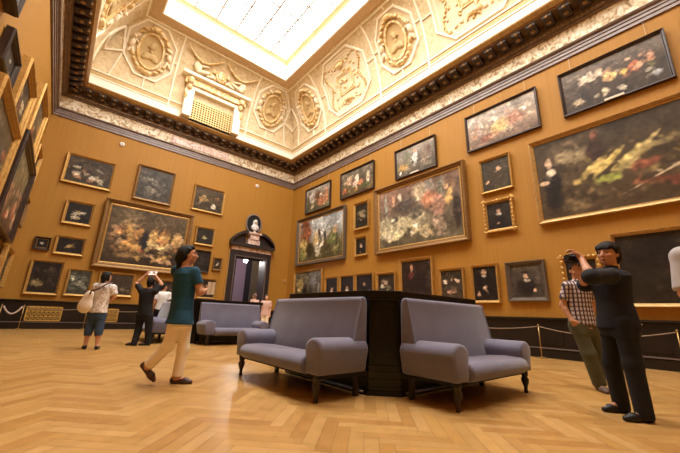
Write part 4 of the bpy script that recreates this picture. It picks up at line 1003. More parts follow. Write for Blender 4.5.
# ------------------------------------------------------------------ people: smooth-blended solids meshed as one surface
def V3(p): return np.array(p, dtype=float)
def nz(v): v = V3(v); return v/np.linalg.norm(v)
class Solid:
    """list of primitives blended with a soft minimum, meshed with surface nets"""
    def __init__(s): s.p = []
    def cone(s, a, b, ra, rb, k=.02, cuts=(), flat=None):
        s.p.append(('c', V3(a), V3(b), ra, rb, k, cuts, flat)); return s
    def ell(s, c, ax, k=.02, cuts=()):
        """ax: three (direction*radius) vectors"""
        s.p.append(('e', V3(c), [V3(a) for a in ax], None, None, k, cuts, None)); return s
    def loft(s, sec, X, Y, k=.02, cuts=()):
        """sections (centre, half width, half depth) by rising z; X, Y horizontal axes"""
        s.p.append(('l', sec, V3(X), V3(Y), None, k, cuts, None)); return s
    def box(s, P):
        if P[0] == 'c':
            r = max(P[3], P[4]); return np.minimum(P[1], P[2])-r, np.maximum(P[1], P[2])+r
        if P[0] == 'e':
            e = np.sqrt(sum(a*a for a in P[2])); return P[1]-e, P[1]+e
        r = max(max(q[1], q[2]) for q in P[1]); c = np.array([q[0] for q in P[1]])
        return c.min(0)-[r, r, 0], c.max(0)+[r, r, 0]
    def mesh(s, h, name, m, parent, post=None):
        lo = np.min([s.box(P)[0] for P in s.p], 0)-4*h; hi = np.max([s.box(P)[1] for P in s.p], 0)+4*h
        n = np.ceil((hi-lo)/h).astype(int)+1
        D = np.full(n, 1.0, dtype=np.float32)
        for P in s.p:
            k = P[5]; a, b = s.box(P)
            i0 = np.clip(((a-k-3*h-lo)/h).astype(int), 0, n-1); i1 = np.clip(((b+k+3*h-lo)/h).astype(int)+2, 0, n)
            if (i1-i0).min() <= 0: continue
            S = np.s_[i0[0]:i1[0], i0[1]:i1[1], i0[2]:i1[2]]
            g = [lo[i]+h*np.arange(i0[i], i1[i]) for i in range(3)]
            Xg, Yg, Zg = np.meshgrid(*g, indexing='ij')
            if P[0] == 'c':
                ab = P[2]-P[1]; L2 = max(ab@ab, 1e-9)
                t = np.clip(((Xg-P[1][0])*ab[0]+(Yg-P[1][1])*ab[1]+(Zg-P[1][2])*ab[2])/L2, 0, 1)
                d = np.sqrt((Xg-P[1][0]-t*ab[0])**2+(Yg-P[1][1]-t*ab[1])**2+(Zg-P[1][2]-t*ab[2])**2)-(P[3]+(P[4]-P[3])*t)
            elif P[0] == 'e':
                k0 = 0; k1 = 0
                for ax in P[2]:
                    r = np.linalg.norm(ax); u = ax/r
                    q = ((Xg-P[1][0])*u[0]+(Yg-P[1][1])*u[1]+(Zg-P[1][2])*u[2])/r
                    k0 = k0+q*q; k1 = k1+(q/r)**2
                k0 = np.sqrt(k0); d = k0*(k0-1)/np.maximum(np.sqrt(k1), 1e-6)
            else:
                zs = [q[0][2] for q in P[1]]
                c = [np.interp(Zg, zs, [q[0][i] for q in P[1]]) for i in (0, 1)]
                wx = np.interp(Zg, zs, [q[1] for q in P[1]]); wy = np.interp(Zg, zs, [q[2] for q in P[1]])
                dx = Xg-c[0]; dy = Yg-c[1]
                qx = (dx*P[2][0]+dy*P[2][1])/wx; qy = (dx*P[3][0]+dy*P[3][1])/wy
                d = (np.sqrt(qx*qx+qy*qy)-1)*np.minimum(wx, wy)
                d = np.maximum(d, np.maximum(zs[0]-Zg, Zg-zs[-1]))
            for pt, nn in P[6]:
                d = np.maximum(d, (Xg-pt[0])*nn[0]+(Yg-pt[1])*nn[1]+(Zg-pt[2])*nn[2])
            d = d.astype(np.float32); E = D[S]
            hk = np.clip(.5+.5*(E-d)/k, 0, 1)
            D[S] = E*(1-hk)+d*hk-k*hk*(1-hk)
        if post is not None:
            g = [lo[i]+h*np.arange(n[i]) for i in range(3)]
            D = post(D, *np.meshgrid(*g, indexing='ij'))
        ins = D < 0
        cs = [(i, j, l) for i in (0, 1) for j in (0, 1) for l in (0, 1)]
        def cor(A, c): return A[c[0]:A.shape[0]-1+c[0], c[1]:A.shape[1]-1+c[1], c[2]:A.shape[2]-1+c[2]]
        cnt = sum(cor(ins, c).astype(np.int8) for c in cs)
        idx = np.argwhere((cnt > 0) & (cnt < 8))
        acc = np.zeros((len(idx), 3)); num = np.zeros(len(idx))
        for c in cs:
            for ax in range(3):
                if c[ax]: continue
                c2 = list(c); c2[ax] = 1
                d0 = D[tuple((idx+c).T)]; d1 = D[tuple((idx+c2).T)]
                x = (d0 < 0) != (d1 < 0); t = d0/np.where(x, d0-d1, 1)
                p = np.array(c, float)[None]+np.zeros((len(idx), 3)); p[:, ax] += t
                acc[x] += p[x]; num[x] += 1
        co = lo+h*(idx+acc/np.maximum(num, 1)[:, None])
        vid = np.full(cnt.shape, -1, dtype=np.int64); vid[tuple(idx.T)] = np.arange(len(idx))
        F = []
        for ax in range(3):
            b_, c_ = [(1, 2), (2, 0), (0, 1)][ax]
            sl0 = [slice(1, -1)]*3; sl1 = [slice(1, -1)]*3
            sl0[ax] = slice(0, -1); sl1[ax] = slice(1, None)
            A = ins[tuple(sl0)]; B = ins[tuple(sl1)]
            e = np.argwhere(A != B); off = np.ones(3, int); off[ax] = 0; e = e+off
            sg = ins[tuple(e.T)]
            q = []
            for db, dc in ((0, 0), (1, 0), (1, 1), (0, 1)):
                f = e.copy(); f[:, b_] -= db; f[:, c_] -= dc; q.append(vid[tuple(f.T)])
            q = np.stack(q, -1); q[~sg] = q[~sg][:, ::-1]; F.append(q)
        F = np.concatenate(F); F = F[(F >= 0).all(1)]
        # relax the surface a little
        for it in range(2):
            sm = np.zeros_like(co); w = np.zeros(len(co))
            for i in range(4):
                a, b = F[:, i], F[:, (i+1) % 4]
                np.add.at(sm, a, co[b]); np.add.at(sm, b, co[a]); np.add.at(w, a, 1); np.add.at(w, b, 1)
            co = co*.6+.4*sm/np.maximum(w, 1)[:, None]
        me = bpy.data.meshes.new(name); me.from_pydata((co-V3(parent.location)).tolist(), [], F.tolist())
        me.polygons.foreach_set('use_smooth', [True]*len(me.polygons)); me.materials.append(m)
        o = bpy.data.objects.new(name, me); COL.objects.link(o); o.parent = parent
        return o

def hand(S, wr, d, pn, side, k=1.0, curl=.5):
    """palm, four fingers and a thumb. d: along the hand, pn: palm facing, side: +1/-1 thumb side"""
    d = nz(d); pn = nz(V3(pn)-d*(V3(pn)@d)); x = np.cross(d, pn)*side       # towards the thumb
    wr = V3(wr)
    S.cone(wr, wr+d*.03*k, .026*k, .026*k, .02)
    for i, o in enumerate((.03, .01, -.01, -.028)):
        S.cone(wr+d*.02*k+x*o*.7*k, wr+d*.085*k+x*o*k, .014*k, .012*k, .012)
        L = (.036, .042, .039, .03)[i]*k; r = .0088*k
        p0 = wr+d*.09*k+x*o*k; a1 = curl*.9; a2 = curl*2.0
        p1 = p0+(d*math.cos(a1)+pn*math.sin(a1))*L; p2 = p1+(d*math.cos(a2)+pn*math.sin(a2))*L*.85
        S.cone(p0, p1, r*1.05, r, .006); S.cone(p1, p2, r, r*.85, .004)
    t0 = wr+d*.03*k+x*.026*k; t1 = t0+(d*.6+x*.7+pn*.3)*.042*k; t2 = t1+(d*.8+x*.2+pn*.55)*.032*k
    S.cone(t0, t1, .013*k, .011*k, .01); S.cone(t1, t2, .011*k, .009*k, .005)

def head_axes(f):
    f = nz(f); r = nz(np.cross(f, [0, 0, 1])); return f, r, np.cross(r, f)
def head(S, c, f, k=1.0):
    """k=1: head 0.225 m tall; c is the middle of the head"""
    f, r, u = head_axes(f); c = V3(c)
    def at(x, y, z): return c+(r*x+f*y+u*z)*k
    S.ell(at(0, -.014, .032), [r*.075*k, f*.094*k, u*.084*k], .02)
    S.ell(at(0, .022, -.035), [r*.060*k, f*.066*k, u*.080*k], .03)
    S.ell(at(0, .052, -.088), [r*.028*k, f*.026*k, u*.022*k], .02)
    S.cone(at(0, .086, .012), at(0, .103, -.028), .010*k, .0145*k, .012)       # nose
    S.ell(at(0, .100, -.034), [r*.017*k, f*.012*k, u*.010*k], .008)
    for s in (-1, 1):
        S.cone(at(s*.014, .084, .028), at(s*.045, .068, .026), .009*k, .008*k, .012)   # brow
        S.ell(at(s*.040, .064, -.022), [r*.022*k, f*.018*k, u*.018*k], .02)            # cheek
        S.ell(at(s*.075, -.004, -.008), [r*.010*k, f*.020*k, u*.031*k], .008)           # ear
    S.ell(at(0, .085, -.062), [r*.022*k, f*.012*k, u*.009*k], .008)
def face_bits(root, c, f, k=1.0, lips='lip'):
    f, r, u = head_axes(f); c = V3(c)-V3(root.location)
    for s in (-1, 1):
        mb = MB(); p = c+(r*.031*s+f*.076+u*.006)*k
        mb.blob(p, [r*.0135*k, f*.010*k, u*.007*k], 10, 8); mb.build('eye', M['eyew'], root, smooth=True)
        mb = MB(); mb.tube([c+(r*.014*s+f*.091+u*.030)*k, c+(r*.032*s+f*.086+u*.036)*k, c+(r*.05*s+f*.072+u*.030)*k], [.003*k, .0045*k, .002*k], 6)
        mb.build('eyebrow', M['hair'], root, smooth=True)
    mb = MB(); mb.blob(c+(f*.0935-u*.062)*k, [r*.021*k, f*.006*k, u*.0065*k], 10, 6); mb.build('lips', M[lips], root, smooth=True)

def torso_secs(J, k, wf, grow=0, z_lo=None, z_hi=None, hipw=1.0, flare=0):
    """elliptical sections from the pelvis up to the shoulders"""
    P, B, C, N = V3(J['pelvis']), V3(J['belly']), V3(J['chest']), V3(J['neck'])
    Sx = np.linalg.norm(V3(J['shR'])-V3(J['shL']))
    g = grow
    sec = [(P+[0, 0, -.16*k], .150*k*hipw*wf+g+flare, .105*k*wf+g+flare*.6), (P+[0, 0, -.06*k], .158*k*hipw*wf+g+flare*.6, .112*k*wf+g), (P+[0, 0, .05*k], .148*k*hipw*wf+g, .105*k*wf+g), (B, .132*k*wf+g, .098*k*wf+g), ((B+C)/2, .140*k*wf+g, .103*k*wf+g),
           (C, .152*k*wf+g, .108*k*wf+g), (C+(N-C)*.45, .155*k*wf+g, .098*k*wf+g), (C+(N-C)*.68, .125*k*wf+g, .08*k*wf+g), (C+(N-C)*.84, .075*k*wf+g, .065*k*wf+g)]
    return sec
ARM = (.046, .040, .036, .0255)
def build_person(label, J, face, bod, k, h, skin, look):
    """J: joints; face/bod: facing directions; k: size; look: clothing"""
    base = V3(J['pelvis'])*1.0; base[2] = 0
    root = empty('person', base); tag(root, label, 'person')
    bf = nz([bod[0], bod[1], 0]); br = np.cross(bf, [0, 0, 1])
    wf = look.get('w', 1.0); H = V3(J['head']); N = V3(J['neck'])
    f, r, u = head_axes(face)
    # ---- body
    hk = k*look.get('head', 1.0)
    S = Solid(); head(S, H, face, hk)
    nb = N-[0, 0, .03*k]
    S.cone(nb, H-u*.06*k-f*.02*k, .056*k*wf, .050*k*wf, .025)
    S.loft(torso_secs(J, k, wf), br, bf, .05)
    for s in 'RL':
        sh, el, wr = V3(J['sh'+s]), V3(J['el'+s]), V3(J['wr'+s])
        S.ell(sh, [np.array([.055, 0, 0])*k, np.array([0, .055, 0])*k, np.array([0, 0, .055])*k], .05)
        S.cone(N-[0, 0, .06*k], sh, .05*k, .048*k, .04)
        S.cone(sh, el, ARM[0]*k*wf, ARM[1]*k*wf, .03); S.cone(el, el+(wr-el)*.3, ARM[1]*k*wf, ARM[2]*1.08*k*wf, .03); S.cone(el+(wr-el)*.3, wr, ARM[2]*1.08*k*wf, ARM[3]*k, .02)
        hd = look.get('hand'+s)
        d = hd[0] if hd else wr-el
        hand(S, wr, d, hd[1] if hd else bf*.3+(N-sh)*[1, 1, 0], hd[2] if hd else (1 if s == 'R' else -1), k*.98, hd[3] if hd else .45)
        hp, kn, an, to = [V3(J[q+s]) for q in ('hip', 'kn', 'an', 'to')]
        S.cone(hp, kn, .082*k*wf, .055*k, .05); S.cone(kn, kn+(an-kn)*.35, .054*k, .056*k, .03); S.cone(kn+(an-kn)*.35, an, .056*k, .037*k, .02)
        S.cone(an, an+(to-an)*(.3 if look.get('tip') == s else .8), .034*k, .026*k, .03); S.cone(an+[0, 0, -.02], an-(to-an)*.25-[0, 0, .025], .032*k, .03*k, .03)
    tag(S.mesh(h, 'body', M[skin], root))
    # ---- shoes
    for s in 'RL':
        kn, an, to = [V3(J[q+s]) for q in ('kn', 'an', 'to')]
        fd = to-an; hor = fd.copy(); hor[2] = 0
        sd = look.get('shoe_style', 'shoe')
        ax = nz(an-kn); fl = nz(fd-ax*(fd@ax)) if look.get('tip') == s else nz(hor)
        dn = nz(ax) if look.get('tip') == s else np.array([0, 0, -1.0])
        an0 = an
        sole = an+dn*.072*k if look.get('tip') == s else np.array([an[0], an[1], .0])
        heel = sole-fl*.045*k; ball = sole+fl*.115*k; tip = sole+fl*.175*k
        if look.get('tip') == s: ball[2] = max(ball[2], .03); tip[2] = max(min(tip[2], .05), .012)
        cut = ((sole+dn*-.004, dn),)
        F = Solid()
        up = -dn
        F.cone(heel+up*.034*k, ball+up*.030*k, .037*k, .043*k, .02, cut); F.cone(ball+up*.03*k, tip+up*.022*k, .043*k, .03*k, .02, cut)
        if sd == 'shoe': F.cone(an0-dn*.02, an0+dn*.03, .047*k, .05*k, .03)
        if sd == 'shoe': F.cone(heel+up*.05*k+fl*.01, heel+up*.075*k+fl*.02*k, .038*k, .042*k, .02)
        if sd == 'slipper': F.cone(heel+up*.04*k, heel+up*.055*k, .036*k, .034*k, .015)
        F.mesh(max(h*.8, .006), 'shoe', M[look['shoe']], root)
    # ---- trousers
    T_ = Solid(); P = V3(J['pelvis']); g = .014*k
    zt = P[2]+.085*k
    T_.loft([q for q in torso_secs(J, k, wf, g) if q[0][2] < zt-.01]+[(P+[0, 0, .085*k], .142*k*wf+g, .103*k*wf+g)], br, bf, .04)
    for s in 'RL':
        hp, kn, an = [V3(J[q+s]) for q in ('hip', 'kn', 'an')]
        e = look.get('cuff', .95); end = kn+(an-kn)*e; ax = nz(an-kn); fit = look.get('fit', 1.0)
        T_.cone(hp, kn, look.get('thigh', .082)*k*wf+g, .058*k*fit+g, .05); T_.cone(kn, end+ax*.05, .058*k*fit+g, (.05*k*fit+g), .03, ((end, ax),))
    T_.mesh(h, 'trousers', M[look['legs']], root)
    # ---- shirt
    Q = Solid(); g = look.get('ease', .02)*k; hem = look.get('hem', -.08)*k
    sec = torso_secs(J, k, wf, g, flare=look.get('flare', 0))
    zl = P[2]+hem
    zs = [q[0][2] for q in sec]
    lo_ = (np.array([np.interp(zl, zs, [q[0][i] for q in sec]) for i in range(3)]), float(np.interp(zl, zs, [q[1] for q in sec])), float(np.interp(zl, zs, [q[2] for q in sec])))
    lo_[0][2] = zl
    Q.loft([lo_]+[q for q in sec if q[0][2] > zl+.01], br, bf, .04)
    sl = look.get('sleeve', .8)
    for s in 'RL':
        sh, el, wr = V3(J['sh'+s]), V3(J['el'+s]), V3(J['wr'+s])
        Q.cone(N-[0, 0, .065*k], sh, .05*k+g*.7, .05*k+g*.8, .04)
        ax = nz(el-sh)
        if sl <= 1:
            Q.cone(sh, el, ARM[0]*k*wf+g*.9, ARM[1]*k*wf+g*1.1, .025, ((sh+(el-sh)*sl, ax),))
        else:
            a2 = nz(wr-el); Q.cone(sh, el, ARM[0]*k*wf+g*.9, ARM[1]*k*wf+g, .03); Q.cone(el, wr, ARM[1]*k*wf+g, ARM[2]*k*wf+g, .03, ((el+(wr-el)*(sl-1), a2),))
    if look.get('collar'):
        Q.cone(N-[0, 0, .03*k], N+[0, 0, .015*k], .066*k, .062*k, .01, ((N+[0, 0, .02*k], np.array([0, 0, 1.0])),))
    Q.mesh(h, 'shirt', M[look['top']], root)
    # ---- hair
    Hh = Solid()
    def at(x, y, z): return H+(r*x+f*y+u*z)*k
    k0 = k; k = hk
    st = look.get('hair', 'short'); fc = [(at(0, .045, .0), f)]
    pl = (at(0, .040, .045), nz(f*1.0-u*.75))
    Hh.ell(at(0, -.018, .040), [r*.083*k, f*.104*k, u*.090*k], .01, (pl,))
    Hh.ell(at(0, -.055, -.01), [r*.076*k, f*.060*k, u*.085*k], .015, ((at(0, -.005, 0), f),))
    if st == 'fringe':
        Hh.ell(at(0, -.012, .048), [r*.090*k, f*.106*k, u*.088*k], .01, ((at(0, .0, .03), nz(f*.35-u)),))
        Hh.cone(at(-.045, .060, .062), at(.05, .062, .066), .024*k, .022*k, .02); Hh.cone(at(-.045, .076, .040), at(.02, .084, .048), .012*k, .013*k, .015); Hh.cone(at(.02, .084, .05), at(.055, .066, .046), .013*k, .012*k, .015)
        for sg in (-1, 1): Hh.cone(at(sg*.076, .016, .05), at(sg*.078, .004, -.004), .017*k, .010*k, .012)
        Hh.ell(at(0, -.06, -.02), [r*.078*k, f*.05*k, u*.08*k], .02)
    if st == 'bun':
        Hh.ell(at(0, -.05, .01), [r*.092*k, f*.085*k, u*.10*k], .02, ((at(0, .022, 0), f),))
        Hh.cone(at(0, -.10, -.05), at(0, -.12, -.16), .04*k, .02*k, .02)
        Hh.ell(at(0, -.115, -.045), [r*.045*k, f*.042*k, u*.045*k], .01); Hh.cone(at(0, -.1, -.02), at(0, -.09, -.1), .05*k, .028*k, .02)
        Hh.cone(at(-.03, .05, .088), at(.03, .05, .088), .026*k, .026*k, .02)
        for sg in (-1, 1): Hh.cone(at(sg*.072, .02, .06), at(sg*.076, -.02, -.02), .018*k, .016*k, .012)
    if st == 'bob':
        for sg in (-1, 1): Hh.cone(at(sg*.07, -.01, .04), at(sg*.075, -.02, -.08), .026*k, .022*k, .015)
        Hh.cone(at(0, -.07, .0), at(0, -.07, -.1), .065*k, .05*k, .02); Hh.cone(at(-.03, .05, .086), at(.03, .05, .086), .024*k, .024*k, .02)
    if st == 'short': Hh.cone(at(-.035, .058, .082), at(.035, .058, .082), .02*k, .02*k, .015)
    Hh.mesh(max(h*.8, .006), 'hair', M[look.get('hairm', 'hair')], root)
    face_bits(root, H, face, k)
    return root
# joint positions in metres
J_teal = {"head": [1.192, 4.451, 1.528], "neck": [1.186, 4.455, 1.373], "chest": [1.198, 4.445, 1.196], "belly": [1.205, 4.44, 0.986], "pelvis": [1.211, 4.435, 0.794], "shR": [1.254, 4.32, 1.3], "elR": [1.35, 4.266, 1.065], "wrR": [1.46, 4.384, 1.096], "shL": [1.132, 4.631, 1.329], "elL": [1.31, 4.743, 1.103], "wrL": [1.465, 4.614, 1.097], "hipR": [1.174, 4.4, 0.747], "knR": [1.116, 4.41, 0.427], "anR": [0.973, 4.555, 0.199], "toR": [1.021, 4.516, -0.002], "hipL": [1.269, 4.452, 0.747], "knL": [1.298, 4.44, 0.386], "anL": [1.283, 4.453, 0.071], "toL": [1.409, 4.348, 0.012]}
J_man = {"head": [4.502, 0.8, 1.595], "neck": [4.506, 0.797, 1.448], "chest": [4.48, 0.818, 1.264], "belly": [4.478, 0.82, 1.077], "pelvis": [4.479, 0.819, 0.915], "shL": [4.268, 0.774, 1.335], "elL": [3.98, 0.871, 1.302], "wrL": [4.144, 0.969, 1.536], "shR": [4.614, 0.915, 1.392], "elR": [4.51, 1.054, 1.278], "wrR": [4.292, 1.014, 1.375], "hipR": [4.547, 0.879, 0.874], "knR": [4.591, 0.947, 0.467], "anR": [4.608, 0.933, 0.087], "toR": [4.441, 1.073, 0.011], "hipL": [4.413, 0.757, 0.876], "knL": [4.383, 0.743, 0.486], "anL": [4.36, 0.723, 0.084], "toL": [4.248, 0.816, 0.005]}
J_plaid = {"head": [5.773, 1.432, 1.609], "neck": [5.761, 1.442, 1.461], "chest": [5.757, 1.445, 1.288], "belly": [5.754, 1.448, 1.076], "pelvis": [5.754, 1.448, 0.897], "shR": [5.651, 1.534, 1.384], "elR": [5.634, 1.626, 1.113], "wrR": [5.585, 1.524, 0.891], "shL": [5.882, 1.341, 1.395], "elL": [5.954, 1.346, 1.128], "wrL": [5.781, 1.36, 0.9], "hipR": [5.693, 1.499, 0.84], "knR": [5.715, 1.416, 0.462], "anR": [5.773, 1.367, 0.112], "toR": [5.688, 1.308, 0.021], "hipL": [5.802, 1.408, 0.845], "knL": [6.015, 1.36, 0.456], "anL": [6.236, 1.306, 0.12], "toL": [6.141, 1.255, 0.047]}
J_bag = {"head": [0.754, 8.712, 1.474], "neck": [0.752, 8.714, 1.345], "chest": [0.748, 8.717, 1.175], "belly": [0.748, 8.718, 0.945], "pelvis": [0.74, 8.724, 0.759], "shL": [0.617, 8.827, 1.264], "elL": [0.603, 8.904, 1.001], "wrL": [0.7, 9.018, 0.859], "shR": [0.895, 8.62, 1.246], "elR": [0.955, 8.609, 1.06], "wrR": [0.917, 8.863, 0.976], "hipL": [0.686, 8.769, 0.695], "knL": [0.657, 8.793, 0.372], "anL": [0.65, 8.8, 0.068], "toL": [0.646, 8.907, -0.009], "hipR": [0.799, 8.675, 0.701], "knR": [0.815, 8.661, 0.38], "anR": [0.839, 8.641, 0.067], "toR": [0.869, 8.746, -0.002]}
J_black = {"head": [1.71, 9.255, 1.495], "neck": [1.705, 9.26, 1.336], "chest": [1.683, 9.278, 1.166], "belly": [1.687, 9.275, 0.952], "pelvis": [1.709, 9.257, 0.741], "shL": [1.566, 9.376, 1.257], "elL": [1.466, 9.616, 1.442], "wrL": [1.622, 9.59, 1.669], "shR": [1.83, 9.156, 1.258], "elR": [1.95, 9.238, 1.454], "wrR": [1.822, 9.449, 1.668], "hipL": [1.646, 9.31, 0.669], "knL": [1.647, 9.335, 0.323], "anL": [1.604, 9.279, 0.047], "toL": [1.486, 9.365, -0.013], "hipR": [1.792, 9.187, 0.675], "knR": [1.845, 9.209, 0.33], "anR": [1.873, 9.224, 0.056], "toR": [1.822, 9.228, -0.01]}
RR = np.array([.767, -.641, 0]); AA = np.array([.641, .767, 0]); ZZ = np.array([0, 0, 1.0])
def stand(x, y, face, k):
    """plain standing pose, k=1 is 1.75 m"""
    f = nz([face[0], face[1], 0]); r = np.cross(f, ZZ); b = np.array([x, y, 0])
    def at(a, c, z): return b+(r*a+f*c+ZZ*z)*k
    J = dict(head=at(0, .03, 1.625), neck=at(0, 0, 1.47), chest=at(0, 0, 1.28), belly=at(0, 0, 1.08), pelvis=at(0, 0, .92))
    for s, g in (('R', 1), ('L', -1)):
        J.update({'sh'+s: at(.175*g, -.01, 1.40), 'el'+s: at(.215*g, -.03, 1.11), 'wr'+s: at(.21*g, .05, .87), 'hip'+s: at(.085*g, 0, .86), 'kn'+s: at(.095*g, .02, .48), 'an'+s: at(.1*g, -.01, .085), 'to'+s: at(.12*g, .13, .02)})
    return J
# woman in teal, walking to the right with her face lifted
build_person('woman in teal top and cream trousers striding past the near sofa', J_teal, RR*.93+AA*.32+ZZ*.14, RR*.78+AA*.62, .93, .0065, 'skin',
    dict(top='teal', legs='cream', shoe='shoe_b', hair='bun', sleeve=.62, hem=-.125, ease=.03, flare=.07, cuff=.97, thigh=.076, shoe_style='slipper', tip='R', w=1.08, head=1.1, fit=1.0,
         handR=(RR*.5+AA*.5+ZZ*.3, -RR*.2+AA*.6+ZZ*.2, 1, .7), handL=(RR*.7-AA*.2+ZZ*.3, -AA+ZZ*.2, -1, .6)))
# man in black raising a camera
build_person('man in navy shirt and black jeans holding a camera up to his face', J_man, -RR*.92-AA*.38+ZZ*.06, -RR*.95-AA*.15, 1.0, .0065, 'skin',
    dict(top='navy', legs='jeansd', shoe='shoe_k', hair='fringe', sleeve=1.12, hem=-.10, ease=.03, flare=.012, cuff=1.12, head=1.12, collar=True, fit=1.15, w=1.06,
         handL=(-RR*.5+AA*.35+ZZ*.75, -RR*.5-ZZ*.6+AA*.3, 1, .75), handR=(-RR*.75-AA*.2+ZZ*.45, -RR*.2+ZZ*.8, -1, .75)))
build_person('man in a checked shirt and olive trousers with one hand on his hip', J_plaid, -AA*.9-RR*.25-ZZ*.12, -AA*.97-RR*.2, 1.02, .009, 'skin',
    dict(top='check', legs='olive', shoe='trainer', hair='short', sleeve=.72, hem=-.06, ease=.024, cuff=1.12, collar=True, fit=1.3, w=.95,
         handR=(RR*.75-ZZ*.5-AA*.3, RR*.3+AA*.4, -1, .5)))
build_person('woman in patterned white blouse and cropped jeans carrying a white bag', J_bag, AA*.95+RR*.3+ZZ*.1, AA*.97+RR*.25, .91, .010, 'skin',
    dict(top='blouse', legs='denim', shoe='shoe_k', hair='bob', sleeve=.75, hem=-.04, ease=.035, flare=.02, cuff=.36, shoe_style='slipper', fit=1.2, w=1.05))
build_person('person in black shirt and trousers with both arms raised to take a picture', J_black, AA*.97-RR*.1+ZZ*.2, AA, .93, .010, 'skin',
    dict(top='blackc', legs='jeansd', shoe='shoe_k', hair='bob', sleeve=.75, hem=-.07, ease=.03, flare=.01, cuff=1.1, fit=1.15, w=1.08,
         handL=(ZZ*.6+RR*.5, AA, -1, .6), handR=(ZZ*.6-RR*.5, AA, 1, .6)))
build_person('person in white shirt behind the far sofa, half hidden by the woman in teal', stand(2.63, 11.98, AA*.8-RR*.5, .95), AA*.6+RR*.4, AA*.8-RR*.5, .95, .012, 'skin',
    dict(top='white', legs='jeansd', shoe='shoe_k', hair='short', sleeve=.7, hem=-.05, ease=.03, fit=1.1))
build_person('grey haired visitor near the doorway, only the head above the far pedestal', stand(6.47, 13.23, (-.3, 1), .94), (-.3, 1, .1), (-.3, 1), .94, .012, 'skin_l',
    dict(top='pinkc', legs='jeansd', shoe='shoe_k', hair='short', hairm='hair_g', sleeve=.7, hem=-.05, ease=.03, fit=1.1))
build_person('visitor in pale pink top right of the far sofa, near the doorway', stand(6.90, 13.0, (-.6, -1), .92), (-.5, -1, 0), (-.6, -1), .92, .012, 'skin_l',
    dict(top='pinkc', legs='cream', shoe='shoe_k', hair='short', hairm='hair_g', sleeve=.7, hem=-.12, ease=.035, flare=.02, fit=1.1))
JE = stand(3.68, .02, (1, .15), 1.0)
JE.update({'shL': V3([3.57, .19, 1.37]), 'elL': V3([3.515, .215, 1.09]), 'wrL': V3([3.76, .2, 1.09])})
build_person('person in light grey shirt cut off by the right edge of the picture', JE, (1, .1, .1), (1, .1), 1.0, .008, 'skin',
    dict(top='greyt', legs='jeansd', shoe='shoe_k', hair='short', sleeve=.92, hem=-.06, ease=.03, fit=1.1))

# ------------------------------------------------------------------ what they carry
CAMP = (4.215, 1.055, 1.530); LEAFT = (1.50, 4.34, 1.125); PAPB = (1.765, 9.51, 1.72); LEAFM = (4.66, .70, .865); BAGP = (.50, 8.70, .935); BAGT = (.80, 8.56, 1.29)
def frame_at(name, p, X, Y, label, cat):
    r = empty(name, p); X = nz(X); Y = V3(Y); Y = nz(Y-X*(X@Y)); Zc = np.cross(X, Y)
    r.rotation_euler = Matrix(((X[0], Y[0], Zc[0]), (X[1], Y[1], Zc[1]), (X[2], Y[2], Zc[2]))).to_euler()
    tag(r, label, cat); return r
r = frame_at('camera', CAMP, AA*.9-RR*.25, -RR*.93-AA*.3+ZZ*.1, 'black camera held up by the man in the navy shirt', 'camera')    # local y: towards the subject
mb = MB(); mb.box(-.068, .068, -.03, .03, -.045, .04); mb.box(-.03, .03, -.028, .03, .035, .062); mb.box(.04, .072, -.025, .045, -.045, .035)
mb.build('body', M['camb'], r, bevel=.008)
mb = MB(); mb.lathe([(.036, 0), (.038, .02), (.034, .03), (.036, .075), (.033, .08)], n=18)
o = mb.build('lens', M['camb'], r, smooth=False); o.location = (-.01, .03, -.004); o.rotation_euler = (-PI/2, 0, 0)
mb = MB(); mb.lathe([(.028, .076), (.02, .079)], n=16); q = mb.build('front_glass', M['glass'], o)
mb = MB(); mb.tube([(-.07, 0, .03), (-.09, -.03, -.02), (-.08, -.06, -.09), (-.02, -.08, -.13), (.05, -.07, -.09), (.075, -.03, -.02), (.07, 0, .03)], .008, 6)
tag(mb.build('strap', M['camv'], r, smooth=True), 'purple neck strap')
def leaf(name, p, X, Y, w, hgt, label, cat, n=3):
    r = frame_at(name, p, X, Y, label, cat)
    mb = MB()
    for k in range(n):                                    # folded panels meeting at an angle
        x0 = -w/2+w*k/n; x1 = -w/2+w*(k+1)/n; a, b = (0, .012) if k % 2 else (.012, 0)
        mb.prism([(x0, a), (x1, b), (x1, b+.002), (x0, a+.002)], -hgt/2, hgt/2, 'y')
    mb.build('sheet', M['paper'], r); return r
leaf('folded_leaflet', LEAFT, RR*.8+AA*.3, ZZ*.9+RR*.3, .09, .16, 'folded white leaflet in the hands of the woman in teal', 'leaflet')
leaf('paper_map', PAPB, RR, ZZ*.6+AA*.5, .20, .13, 'white sheet held overhead by the person in black', 'paper')
leaf('folded_paper', LEAFM, RR*.95, ZZ*.4-AA*.4, .08, .045, 'small white paper at the back pocket of the man with the camera', 'paper', 2)
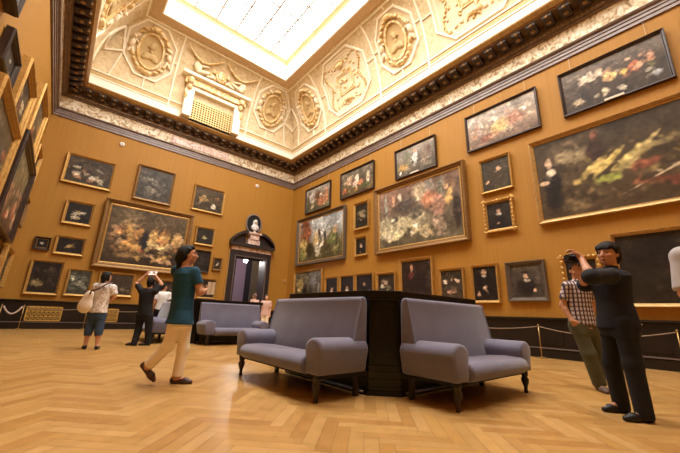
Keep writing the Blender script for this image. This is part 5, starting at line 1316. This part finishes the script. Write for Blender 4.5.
bag = empty('shoulder_bag', BAGP); tag(bag, 'large off white shoulder bag on the back of the woman in the patterned blouse', 'bag')
S = Solid(); B0 = V3(BAGP)
S.ell(B0+[0, 0, -.02], [RR*.12, AA*.065, np.array([0, 0, .19])], .03); S.ell(B0+[0, 0, -.09]-RR*.02, [RR*.145, AA*.07, np.array([0, 0, .13])], .05); S.ell(B0+RR*.03+ZZ*.13, [RR*.09, AA*.05, np.array([0, 0, .1])], .05)
S.mesh(.011, 'pouch', M['bagw'], bag)
mb = MB(); T0 = V3(BAGT)-B0
pts = [RR*.05+ZZ*.15-AA*.02, RR*.12+ZZ*.22-AA*.10, T0*.65-AA*.11+ZZ*.03, T0+ZZ*.01-AA*.085, T0+RR*.03+AA*.05+ZZ*.07]
mb.tube(pts, .017, 6); tag(mb.build('strap', M['shoe_b'], bag, smooth=True), 'brown carrying strap')
# ------------------------------------------------------------------ camera, world, exposure
cam = bpy.data.cameras.new('camera'); co = bpy.data.objects.new('camera', cam); COL.objects.link(co)
yaw, pit, rol = math.radians(39.871), math.radians(15.321), math.radians(2.149)
cy, sy, cpi, spi = math.cos(yaw), math.sin(yaw), math.cos(pit), math.sin(pit)
fwd = Vector((sy*cpi, cy*cpi, spi)); rgt = Vector((cy, -sy, 0)); upv = rgt.cross(fwd)
r2 = rgt*math.cos(rol)+upv*math.sin(rol); u2 = upv*math.cos(rol)-rgt*math.sin(rol)
mt = Matrix((( r2.x, u2.x, -fwd.x, 0), (r2.y, u2.y, -fwd.y, 0), (r2.z, u2.z, -fwd.z, .84), (0, 0, 0, 1)))
co.matrix_world = mt
cam.sensor_width = 36; cam.lens = 326.736/680*36; cam.clip_start = .05; cam.clip_end = 200
scene.camera = co
w = bpy.data.worlds.new('world'); scene.world = w; w.use_nodes = True
w.node_tree.nodes['Background'].inputs[0].default_value = (.9, .95, 1, 1); w.node_tree.nodes['Background'].inputs[1].default_value = .3
vs = scene.view_settings
vs.view_transform = 'Standard'; vs.look = 'None'; vs.gamma = 1; vs.use_curve_mapping = False; vs.exposure = 0.0
